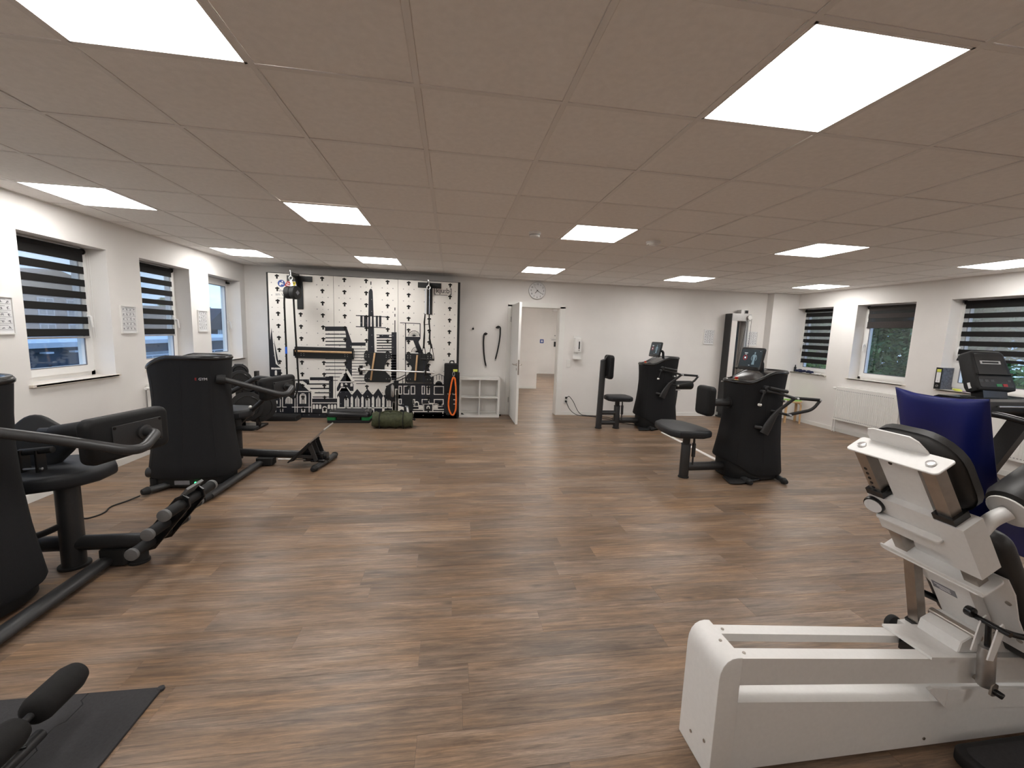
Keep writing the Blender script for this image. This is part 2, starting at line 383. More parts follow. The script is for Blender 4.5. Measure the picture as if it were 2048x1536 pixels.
part('planks_farther_off', rest, plank_m, fl, 0, kind='stuff')

# ceiling: grid bars and mineral tiles, LED panels set in some fields
T = .625; GX, GY = -1.4109, 1.2491
ce = thing('ceiling','suspended ceiling of square white mineral tiles in a metal grid','ceiling',(1.75,3,H),kind=S)
g = G(); g.box(XL-.3,XR+.3,YF-.2,YB+.2,H+.09,H+.15); part('deck', g, ceil_m, ce, 0)
LIT = {(i,j) for i in (-3,0,4,8,12) for j in (0,4,8)} | {(0,-4),(8,-4)}  # last pair: unseen panels added behind the viewpoint as fill light
far = G(); tme = {}
for i in range(-4,14):
    for j in range(-7,11):
        if (i,j) in LIT: continue
        x0 = max(GX+i*T+.010, XL); x1 = min(GX+(i+1)*T-.010, XR); y0 = max(GY+j*T+.010, YF); y1 = min(GY+(j+1)*T-.010, YB)
        if x1-x0 < .02 or y1-y0 < .02: continue
        if j < -1: far.box(x0,x1,y0,y1,H+.004,H+.02); continue
        k = (round(x1-x0,3), round(y1-y0,3))
        if k not in tme:
            gg = G().loft([[(0,0,.02),(0,k[1],.02),(k[0],k[1],.02),(k[0],0,.02)],[(0,0,.006),(0,k[1],.006),(k[0],k[1],.006),(k[0],0,.006)],[(.006,.006,.003),(.006,k[1]-.006,.003),(k[0]-.006,k[1]-.006,.003),(k[0]-.006,.006,.003)]])
            me = bpy.data.meshes.new('ceiling_tile'); me.from_pydata(gg.v,[],gg.f); me.materials.append(ceil_m); tme[k] = me
        o = bpy.data.objects.new('ceiling_tile', tme[k]); o.location = (x0-1.75, y0-3, R.uniform(-.0008,.0008)); link(o, ce)
part('tiles_behind', far, ceil_m, ce, 0, kind='stuff')
for i in range(-3,14):
    x = GX+i*T
    if XL < x < XR: g = G(); g.box(x-.012,x+.012,YF,YB,H,H+.004); g.box(x-.002,x+.002,YF,YB,H+.004,H+.045); part('grid_bar', g, grid_m, ce, 0)
for j in range(-6,11):
    y = GY+j*T
    if YF < y < YB: g = G(); g.box(XL,XR,y-.012,y+.012,H+.0005,H+.0045); part('cross_bar', g, grid_m, ce, 0)
g = G(); g.box(XL,XL+.02,YF,YB,H-.001,H+.004); g.box(XR-.02,XR,YF,YB,H-.001,H+.004); g.box(XL,XR,YB-.02,YB,H-.0015,H+.0035)
part('edge_angle', g, grid_m, ce, 0)
cn = {-3:'first',0:'second',4:'third',8:'fourth',12:'fifth'}
rn = {8:'row nearest the back wall',4:'middle row',0:'row nearest the viewpoint',-4:'fill row added behind the viewpoint'}
spec_l = {(0,0):'large square LED ceiling panel cut by the top left edge of view',(4,0):'large square LED ceiling panel nearest on the right, whole in view'}
for (i,j) in sorted(LIT):
    x0, x1, y0, y1 = GX+i*T+.012, GX+(i+1)*T-.012, GY+j*T+.012, GY+(j+1)*T-.012
    t = thing('ceiling_light', spec_l.get((i,j), 'square LED ceiling panel, %s from the left in the %s' % (cn[i], rn[j])), 'light', ((x0+x1)/2,(y0+y1)/2,H), 'LED panels in the ceiling')
    g = G()
    for a in ((x0,x1,y0,y0+.010),(x0,x1,y1-.010,y1),(x0,x0+.010,y0,y1),(x1-.010,x1,y0,y1)): g.box(*a,H-.001,H+.012)
    part('frame', g, grid_m, t, 0)
    g = G(); g.box(x0+.010,x1-.010,y0+.010,y1-.010,H+.001,H+.01); part('diffuser', g, panel_m, t, 0)

# windows
def window(n, side, y0, y1, label, stile=False, handle=True):
    s = side; xp = -3.76 if s < 0 else 7.27                          # face of the window towards the room
    t = thing('window_%d' % n, label, 'window', (xp,(y0+y1)/2,1.0), kind=S)
    def bx(g, d0, d1, a,b,c,d): g.box(min(xp+s*d0,xp+s*d1), max(xp+s*d0,xp+s*d1), a,b,c,d)
    z0, z1 = 1.0, 2.30
    g = G(); bx(g,0.005,.075,y0,y0+.045,z0,z1); bx(g,.005,.075,y1-.045,y1,z0,z1); bx(g,.005,.075,y0,y1,z0,z0+.045); bx(g,.005,.075,y0,y1,z1-.045,z1)
    part('frame', g, pvc_m, t, 0)
    a, b = y0+.04, y1-.04; lo, hi = z0+.04, z1-.04; k = .072
    g = G(); bx(g,-.012,.06,a,a+k,lo,hi); bx(g,-.012,.06,b-k,b,lo,hi); bx(g,-.012,.06,a+k,b-k,lo,lo+k); bx(g,-.012,.06,a+k,b-k,hi-k,hi)
    part('sash', g, pvc_m, t, 0)
    g = G(); bx(g,.025,.031,a+k,b-k,lo+k,hi-k); part('pane', g, glass_m, t, 0)
    g = G()
    for q in ((a+k-.004,a+k+.006),(b-k-.006,b-k+.004)): bx(g,-.0135,-.005,q[0],q[1],lo+k,hi-k)
    for q in ((lo+k-.004,lo+k+.006),(hi-k-.006,hi-k+.004)): bx(g,-.0135,-.005,a+k,b-k,q[0],q[1])
    part('seal', g, ink_m, t, 0)
    if handle:
        g = G(); yy = b-k/2; g.prism(rrect(.03,.07,.012), (xp-s*.012,yy,1.61), (0,-s,0), (0,0,1), .012)
        x = xp-s*.05
        g.tube(fillet([(xp-s*.02,yy,1.61),(x,yy,1.61),(x-s*.005,yy,1.60),(x-s*.01,yy+.005,1.50)],.02), .011, 10)
        part('handle', g, whiteplas_m, t)
    g = G(); x0, x1 = (xp-.0, XL+.03) if s < 0 else (XR-.03, xp)
    g.box(x0,x1,y0+.001,y1-.001,.985,1.0); g.box(*((XL,XL+.03) if s < 0 else (XR-.03,XR)),y0-.03,y1+.03,.982,1.003)
    part('sill', g, sill_m, t, 0)
    return t
window(1,-1,*LW[2],'white window nearest on the left wall, behind a striped blind')
window(2,-1,*LW[3],'white window in the middle of the left wall, behind a striped blind')
window(3,-1,*LW[4],'white window at the far end of the left wall with no blind drawn')
window(4,1,*RW[4],'white window beside the corner pillar, blind drawn nearly to the sill')
window(5,1,*RW[3],'white window above the radiator with its blind only a third drawn')
window(6,1,*RW[2],'white window at the right edge behind the treadmill console')
window(7,-1,*LW[1],'white window on the left wall just outside the left picture edge')
window(8,-1,*LW[0],'white window on the left wall level with the viewer')
window(9,1,*RW[1],'white window on the right wall just outside the right picture edge')
window(10,1,*RW[0],'white window on the right wall level with the viewer')
def blind(side, y0, y1, tube, bands, rail, label, gm=None, chain=None, sm=None):
    s = side; x = -3.735 if s < 0 else 7.245
    t = thing('roller_blind', label, 'blind', (x,(y0+y1)/2,2.27), 'striped roller blinds in the windows')
    g = G(); g.cyl((x+s*.004,y0,2.258),(x+s*.004,y1,2.258),.022,seg=14); part('roller_tube', g, gm or blind_m, t)
    for yy in (y0-.012,y1+.0): g = G(); g.cyl((x+s*.004,yy,2.258),(x+s*.004,yy+.012,2.258),.03,seg=14); part('bracket', g, gloss_m, t)
    zb = bands[-1][1]
    g = G(); g.box(x-.0008,x+.0008,y0+.004,y1-.004,zb,2.24); part('sheer_fabric', g, sm or sheer_m, t, 0)
    for z1, z0 in bands:
        g = G(); g.box(x-s*.003-.0012,x-s*.003+.0012,y0+.002,y1-.002,z0,z1); part('blind_band', g, gm or blind_m, t, 0)
    g = G(); g.box(x-.008,x+.008,y0,y1,rail,rail+.018); part('bottom_rail', g, alu_m if rail > 1.3 and s < 0 else gm or blind_m, t, 0)
    if chain:
        g = G(); yc = chain[0]
        for d in (-.012,.012): g.tube([(x-s*.03,yc+d,2.25),(x-s*.03,yc+d,chain[1])], .0022, 6)
        g.tube([(x-s*.03,yc+.012*math.cos(a),chain[1]+.02-.02-.012*math.sin(a)) for a in [math.pi*i/6 for i in range(7)]], .0022, 6)
        part('pull_chain', g, whiteplas_m, t)
blind(-1,4.10,4.895,0,[(2.262,2.153),(2.105,2.033),(1.976,1.908),(1.854,1.785),(1.726,1.658),(1.602,1.531),(1.479,1.407)],1.386,'black striped roller blind in the nearest window on the left, pulled down two thirds',chain=(4.925,1.40))
blind(-1,5.46,6.24,0,[(2.275,2.168),(2.112,2.044),(1.985,1.915),(1.855,1.796),(1.734,1.669),(1.611,1.541),(1.485,1.414)],1.394,'black striped roller blind in the middle window on the left, behind the machine')
blind(1,6.94,7.665,0,[(2.275,2.225),(2.213,2.134),(2.084,2.003),(1.948,1.873),(1.816,1.741),(1.686,1.611),(1.561,1.478),(1.427,1.332),(1.284,1.213)],1.197,'black striped roller blind drawn almost to the sill beside the corner pillar')
blind(1,5.53,6.36,0,[(2.275,2.198),(2.147,2.074),(2.011,1.911)],1.90,'charcoal striped roller blind drawn only a third, above the radiator',gm=blindg_m,sm=sheerd_m)
blind(1,4.13,4.975,0,[(2.275,2.169),(2.102,2.034),(1.979,1.907),(1.848,1.777),(1.712,1.643),(1.592,1.523),(1.471,1.442)],1.430,'black striped roller blind at the right edge behind the treadmill console')
t = thing('blind_bracket','small black blind bracket left in the top corner of the far left window','bracket',(-3.745,7.64,2.25))
g = G(); g.box(-3.749,-3.735,7.62,7.66,2.235,2.27); g.cyl((-3.735,7.64,2.25),(-3.70,7.64,2.25),.018); part('holder', g, gloss_m, t)

# door and hallway
t = thing('door_1','white door standing open into the room, with its white frame','door',(1.15,YB,0),kind=S)
g = G(); g.box(1.045,1.145,YB-.014,YB+.02,0,2.125); g.box(2.065,2.165,YB-.014,YB+.02,0,2.125); g.box(1.045,2.165,YB-.014,YB+.02,2.095,2.185)
g.box(1.13,1.15,YB+.02,YB+.2,0,2.11); g.box(2.06,2.08,YB+.02,YB+.2,0,2.11); g.box(1.13,2.08,YB+.02,YB+.2,2.09,2.11)
part('door_frame', g, trim_m, t, 0)
g = G(); g.box(1.120,1.160,6.965,7.862,.008,2.115)
lf = part('door_leaf', g, trim_m, t, 0)
for s in (-1,1):
    x = 1.140+s*.02
    g = G(); g.cyl((x,7.05,1.05),(x+s*.008,7.05,1.05),.026); g.cyl((x,7.05,.97),(x+s*.006,7.05,.97),.024)
    g.tube(fillet([(x,7.05,1.05),(x+s*.05,7.05,1.05),(x+s*.052,7.19,1.05)],.02), .010, 10)
    part('door_handle', g, inox_m, lf)
g = G(); g.box(1.128,1.152,6.962,6.966,.88,1.14); part('lock_plate', g, inox_m, lf, 0)
g = G(); g.tube([(1.165,7.35,1.68),(1.172,7.35,1.66),(1.172,7.355,1.40),(1.168,7.35,1.36)], .008, 8); part('wire_loop', g, alu_m, lf)
for z in (.3,1.85):
    g = G(); g.cyl((1.108,7.862,z-.05),(1.108,7.862,z+.05),.011); part('hinge', g, alu_m, t)
fh = thing('floor','dark walnut plank floor of the hallway beyond the door','floor',(2.5,12,0),kind=S)
g = G(); g.box(.2,4.4,YB,16.3,-.06,-.006); part('underlay', g, sub_m, fh, 0)
g = G(); y = YB
while y < 16.2:
    x = .2-R.uniform(0,1.2)
    while x < 4.4:
        a, b_ = max(x,.2), min(x+PL,4.4)
        if b_-a > .02:
            me, gg = plank_mesh(PW, b_-a); g.add([(vx+a,vy+y,vz) for vx,vy,vz in gg.v], gg.f)
        x += PL
    y += PW
part('planks', g, plank_m, fh, 0, kind='stuff')
g = G(); g.box(.2,2.46,11.70,16.3,0,2.60); single('wall_hallway', g, wall_m, 'white partition wall in the hallway seen through the door', 'wall', (1.3,11.7,0), kind=S, ang=0)
g = G(); g.box(2.46,4.6,16.18,16.4,0,2.60); single('wall_hallway', g, wall_m, 'white end wall of the hallway with a small blue sign', 'wall', (3.5,16.2,0), kind=S, ang=0)
g = G(); g.box(4.4,4.6,YB+.2,16.3,0,2.60); single('wall_hallway', g, wall_m, 'white right side wall of the hallway', 'wall', (4.5,12,0), kind=S, ang=0)
g = G(); g.box(0,.2,YB+.2,16.3,0,2.60); single('wall_hallway', g, wall_m, 'white left side wall of the hallway', 'wall', (.1,12,0), kind=S, ang=0)
g = G(); g.box(0,4.6,YB+.2,16.4,2.60,2.75); single('ceiling', g, ceil_m, 'plain white ceiling of the hallway', 'ceiling', (2.3,12,2.60), kind=S, ang=0)
base('baseboard_hallway', .2,2.46,11.686,11.70, 'white baseboard under the near hallway partition')
base('baseboard_hallway', 2.46,4.4,16.166,16.18, 'white baseboard along the far hallway end wall')
g = G(); g.box(.2,2.46,11.690,11.6995,.81,.822); single('trim_2', g, trim_m, 'thin horizontal trim line on the hallway partition', 'trim', (1.3,11.7,.81), kind=S, ang=0)
for xx, yy, nm in ((3.3,9.2,'nearer panel on the right'),(3.3,12.3,'middle panel past the partition'),(3.3,14.0,'farthest and shortest panel')):  # added panels, kept out of sight above the doorway, to brighten the hallway
    t = thing('ceiling_light','unseen LED panel added to light the hallway, %s' % nm,'light',(xx,yy,2.60),'added hallway lights')
    hw = .21 if yy > 13 else .6
    g = G(); g.box(xx-hw-.02,xx+hw+.02,yy-.32,yy+.32,2.587,2.60); part('frame', g, grid_m, t, 0)
    g = G(); g.box(xx-hw,xx+hw,yy-.3,yy+.3,2.585,2.5865); part('diffuser', g, panel_m, t, 0)
g = G(); g.rbox(2.19,2.36,8.95,9.05,2.10,2.16,.01,.004); g.box(2.22,2.33,8.96,9.04,2.16,2.60)
single('emergency_lamp', g, whiteplas_m, 'small white box lamp hanging under the hallway ceiling', 'lamp', (2.27,9,2.60))
t = thing('wall_sign','small dark blue square sign on the hallway end wall','sign',(3.55,16.18,1.3))
g = G(); g.prism(rrect(.15,.15,.015),(3.55,16.178,1.30),(1,0,0),(0,0,1),.012); part('sign_plate', g, blues_m, t)
g = G(); g.prism(rrect(.075,.075,.008),(3.55,16.165,1.30),(1,0,0),(0,0,1),.004); part('white_square', g, paper_m, t)
t = thing('notice','dark little wall holder with a paper notice in the hallway','notice',(4.08,16.18,1.2))
g = G(); g.box(4.05,4.13,16.15,16.178,1.10,1.30); part('holder', g, gloss_m, t, 0)
g = G(); g.box(3.94,4.22,16.172,16.178,1.36,1.38); g.box(3.9,4.25,16.172,16.178,1.42,1.425); g.box(4.06,4.10,16.172,16.178,1.52,1.56); part('printed_lines', g, ink_m, t, 0)

# ------------------------------------------------------------------ training wall with the skyline print
ART_BLACK=[[(-2994,1540),(-2970,1155),(-2947,930),(-2870,866),(-3040,867),(-3032,1246)],[(-2967,1360),(-2942,1221),(-2895,913),(-2912,922),(-2939,1015)],[(-3040,834),(-2866,838),(-2872,643),(-3040,640)],[(-3040,645),(-2646,652),(-2662,72),(-3040,69)],[(-2645,671),(-2422,676),(-2419,599),(-2451,593),(-2521,645),(-2646,643)],[(-2634,612),(-2562,612),(-2413,475),(-2651,472)],[(-2654,472),(-2377,476),(-2386,74),(-2666,72)],[(-2407,713),(-2090,719),(-2091,666),(-2408,660)],[(-2095,738),(-2025,740),(-2032,352),(-2102,351)],[(-2459,606),(-2092,612),(-2093,589),(-2460,583)],[(-2412,529),(-2094,535),(-2094,511),(-2412,506)],[(-2341,453),(-2095,457),(-2095,437),(-2341,434)],[(-2370,377),(-2097,381),(-2097,365),(-2370,361)],[(-2380,342),(-1968,347),(-1973,77),(-2386,74)],[(-2144,1588),(-1797,1601),(-1798,1526),(-2145,1513)],[(-1836,1592),(-1789,1579),(-1710,1335),(-1716,650),(-1817,649),(-1805,1475)],[(-2140,1468),(-1801,1480),(-1801,1461),(-2140,1450)],[(-2141,1406),(-1802,1418),(-1802,1399),(-2141,1387)],[(-2142,1346),(-1803,1357),(-1803,1338),(-2142,1327)],[(-2143,1285),(-1803,1296),(-1804,1277),(-2144,1266)],[(-2144,1227),(-1804,1237),(-1804,1224),(-2145,1213)],[(-2145,1168),(-1805,1178),(-1805,1162),(-2146,1153)],[(-2147,1107),(-1806,1116),(-1806,1103),(-2147,1094)],[(-2148,1046),(-1807,1055),(-1807,1041),(-2148,1032)],[(-2149,977),(-1807,986),(-1808,970),(-2149,962)],[(-2150,916),(-1808,924),(-1808,910),(-2151,902)],[(-2151,854),(-1809,862),(-1809,848),(-2152,840)],[(-2153,792),(-1810,799),(-1810,785),(-2153,777)],[(-2154,729),(-1811,736),(-1811,724),(-2154,717)],[(-2155,669),(-1812,676),(-1812,663),(-2155,657)],[(-1712,1331),(-1480,1339),(-1480,1281),(-1712,1274)],[(-1713,1226),(-1481,1233),(-1481,1222),(-1713,1215)],[(-1713,1176),(-1481,1183),(-1481,1171),(-1713,1165)],[(-1714,1126),(-1481,1133),(-1481,1121),(-1714,1115)],[(-1715,1076),(-1482,1082),(-1482,1070),(-1715,1064)],[(-1715,1025),(-1482,1031),(-1482,1020),(-1715,1014)],[(-1716,975),(-1483,981),(-1483,969),(-1716,963)],[(-1716,924),(-1483,930),(-1483,918),(-1716,913)],[(-1717,874),(-1483,879),(-1483,868),(-1717,862)],[(-1718,823),(-1484,828),(-1484,817),(-1718,811)],[(-1718,772),(-1484,777),(-1484,766),(-1718,761)],[(-1719,721),(-1485,726),(-1485,714),(-1719,710)],[(-1719,671),(-1485,675),(-1485,663),(-1719,659)],[(-1720,619),(-1485,624),(-1485,612),(-1720,608)],[(-1423,2209),(-1406,2247),(-1386,2259),(-1370,2249),(-1357,2212),(-1345,1819),(-1330,1112),(-1449,1109),(-1432,1815)],[(-1638,1802),(-1139,1799),(-1139,1785),(-1638,1787)],[(-1640,1614),(-1140,1611),(-1140,1596),(-1640,1599)],[(-1565,1793),(-1526,1795),(-1528,1606),(-1567,1604)],[(-1506,1795),(-1446,1798),(-1447,1609),(-1508,1606)],[(-1308,1804),(-1273,1805),(-1273,1615),(-1309,1614)],[(-1255,1806),(-1215,1807),(-1216,1617),(-1256,1616)],[(-1394,2378),(-1378,2378),(-1378,2323),(-1395,2322)],[(-995,1957),(-980,1958),(-980,1910),(-995,1910)],[(-995,1848),(-980,1849),(-980,1801),(-995,1800)],[(-995,1738),(-980,1739),(-980,1528),(-995,1528)],[(-1044,1531),(-960,1534),(-959,690),(-1045,688)],[(-1298,1482),(-1044,1490),(-1044,1425),(-1298,1416)],[(-1295,1393),(-1044,1401),(-1044,1380),(-1295,1371)],[(-1295,1346),(-1044,1355),(-1044,1333),(-1295,1325)],[(-1295,1300),(-1044,1308),(-1044,1287),(-1295,1279)],[(-1296,1253),(-1044,1261),(-1044,1239),(-1296,1232)],[(-1296,1210),(-1044,1217),(-1044,1196),(-1296,1188)],[(-1296,1166),(-1044,1173),(-1044,1152),(-1296,1145)],[(-1056,1133),(-961,1136),(-961,1111),(-1056,1108)],[(-1056,1087),(-961,1089),(-961,1064),(-1056,1061)],[(-1056,1040),(-961,1042),(-961,1017),(-1056,1014)],[(-1056,993),(-961,995),(-961,970),(-1056,968)],[(-1056,946),(-961,948),(-961,923),(-1056,921)],[(-1056,899),(-961,901),(-961,876),(-1056,873)],[(-1056,852),(-961,854),(-961,828),(-1056,826)],[(-1056,805),(-961,807),(-961,781),(-1056,779)],[(-1056,757),(-961,759),(-961,734),(-1056,732)],[(-901,1706),(-551,1703),(-551,1690),(-901,1694)],[(-816,1698),(-800,1698),(-796,633),(-812,633)],[(-565,1703),(-551,1703),(-549,1447),(-563,1446)],[(-801,1462),(-554,1466),(-548,1437),(-580,1387),(-576,1358),(-469,1116),(-354,791),(-432,790),(-560,1114),(-677,1401),(-801,1397)],[(-559,1477),(-563,1500),(-570,1521),(-583,1540),(-599,1555),(-618,1566),(-639,1573),(-661,1574),(-683,1571),(-704,1563),(-723,1550),(-739,1534),(-751,1515),(-759,1493),(-761,1470),(-754,1471),(-751,1491),(-744,1511),(-733,1529),(-718,1544),(-701,1556),(-682,1564),(-661,1567),(-641,1565),(-621,1559),(-603,1549),(-589,1534),(-577,1517),(-570,1498),(-567,1477)],[(-660,1469),(-560,1485),(-561,1490),(-661,1474)],[(-660,1470),(-565,1509),(-567,1514),(-661,1474)],[(-659,1470),(-576,1531),(-579,1535),(-662,1474)],[(-659,1470),(-592,1549),(-596,1553),(-662,1473)],[(-658,1471),(-612,1563),(-616,1565),(-663,1473)],[(-658,1471),(-635,1572),(-639,1573),(-663,1472)],[(-658,1472),(-659,1575),(-664,1574),(-663,1472)],[(-658,1473),(-683,1571),(-688,1570),(-663,1471)],[(-658,1473),(-706,1562),(-710,1560),(-663,1471)],[(-659,1474),(-726,1548),(-730,1545),(-662,1470)],[(-659,1474),(-743,1529),(-745,1525),(-662,1470)],[(-660,1474),(-754,1507),(-756,1503),(-661,1470)],[(-660,1474),(-760,1483),(-761,1478),(-661,1469)],[(-630,1473),(-633,1486),(-642,1497),(-654,1502),(-668,1502),(-680,1495),(-688,1484),(-691,1471)],[(-509,1195),(-512,1217),(-520,1238),(-532,1257),(-548,1272),(-567,1283),(-588,1290),(-610,1292),(-632,1289),(-652,1281),(-671,1268),(-686,1252),(-698,1233),(-706,1212),(-709,1189),(-701,1189),(-698,1210),(-691,1230),(-681,1247),(-666,1262),(-649,1274),(-630,1281),(-610,1284),(-589,1282),(-570,1276),(-553,1266),(-538,1252),(-527,1234),(-520,1215),(-517,1195)],[(-609,1188),(-510,1203),(-510,1208),(-609,1192)],[(-608,1188),(-515,1227),(-517,1231),(-610,1192)],[(-608,1188),(-526,1248),(-529,1252),(-610,1192)],[(-607,1188),(-542,1267),(-545,1270),(-611,1192)],[(-607,1189),(-561,1280),(-565,1283),(-611,1191)],[(-607,1189),(-583,1289),(-588,1290),(-611,1191)],[(-607,1190),(-607,1292),(-612,1292),(-611,1190)],[(-607,1191),(-631,1289),(-636,1287),(-611,1189)],[(-607,1191),(-654,1280),(-658,1277),(-611,1189)],[(-607,1192),(-674,1266),(-677,1262),(-611,1188)],[(-608,1192),(-690,1247),(-693,1243),(-610,1188)],[(-608,1192),(-701,1226),(-703,1221),(-610,1188)],[(-609,1192),(-708,1202),(-708,1197),(-609,1188)],[(-578,1191),(-581,1204),(-590,1215),(-602,1221),(-616,1220),(-628,1214),(-637,1203),(-640,1189)],[(-1918,645),(-1808,822),(-1694,649)],[(-1968,534),(-1923,631),(-1690,635),(-1692,484),(-1969,480)],[(-1967,421),(-1897,536),(-1799,538),(-1719,425),(-1628,531),(-1542,427),(-1455,534),(-1363,430),(-1273,546),(-1185,423),(-894,427),(-893,65),(-1973,58)],[(-932,635),(-352,646),(-353,761),(-217,819),(-89,766),(112,654),(112,6),(-931,6)],[(-1008,683),(-932,685),(-798,752),(-798,737),(-923,670),(-922,536),(-1008,535)],[(-861,736),(-851,736),(-851,627),(-860,627)],[(-813,737),(-803,737),(-803,628),(-812,627)],[(-3040,81),(-1949,89),(-1951,6),(-3040,6)],[(-1961,89),(112,104),(112,6),(-1963,6)]]
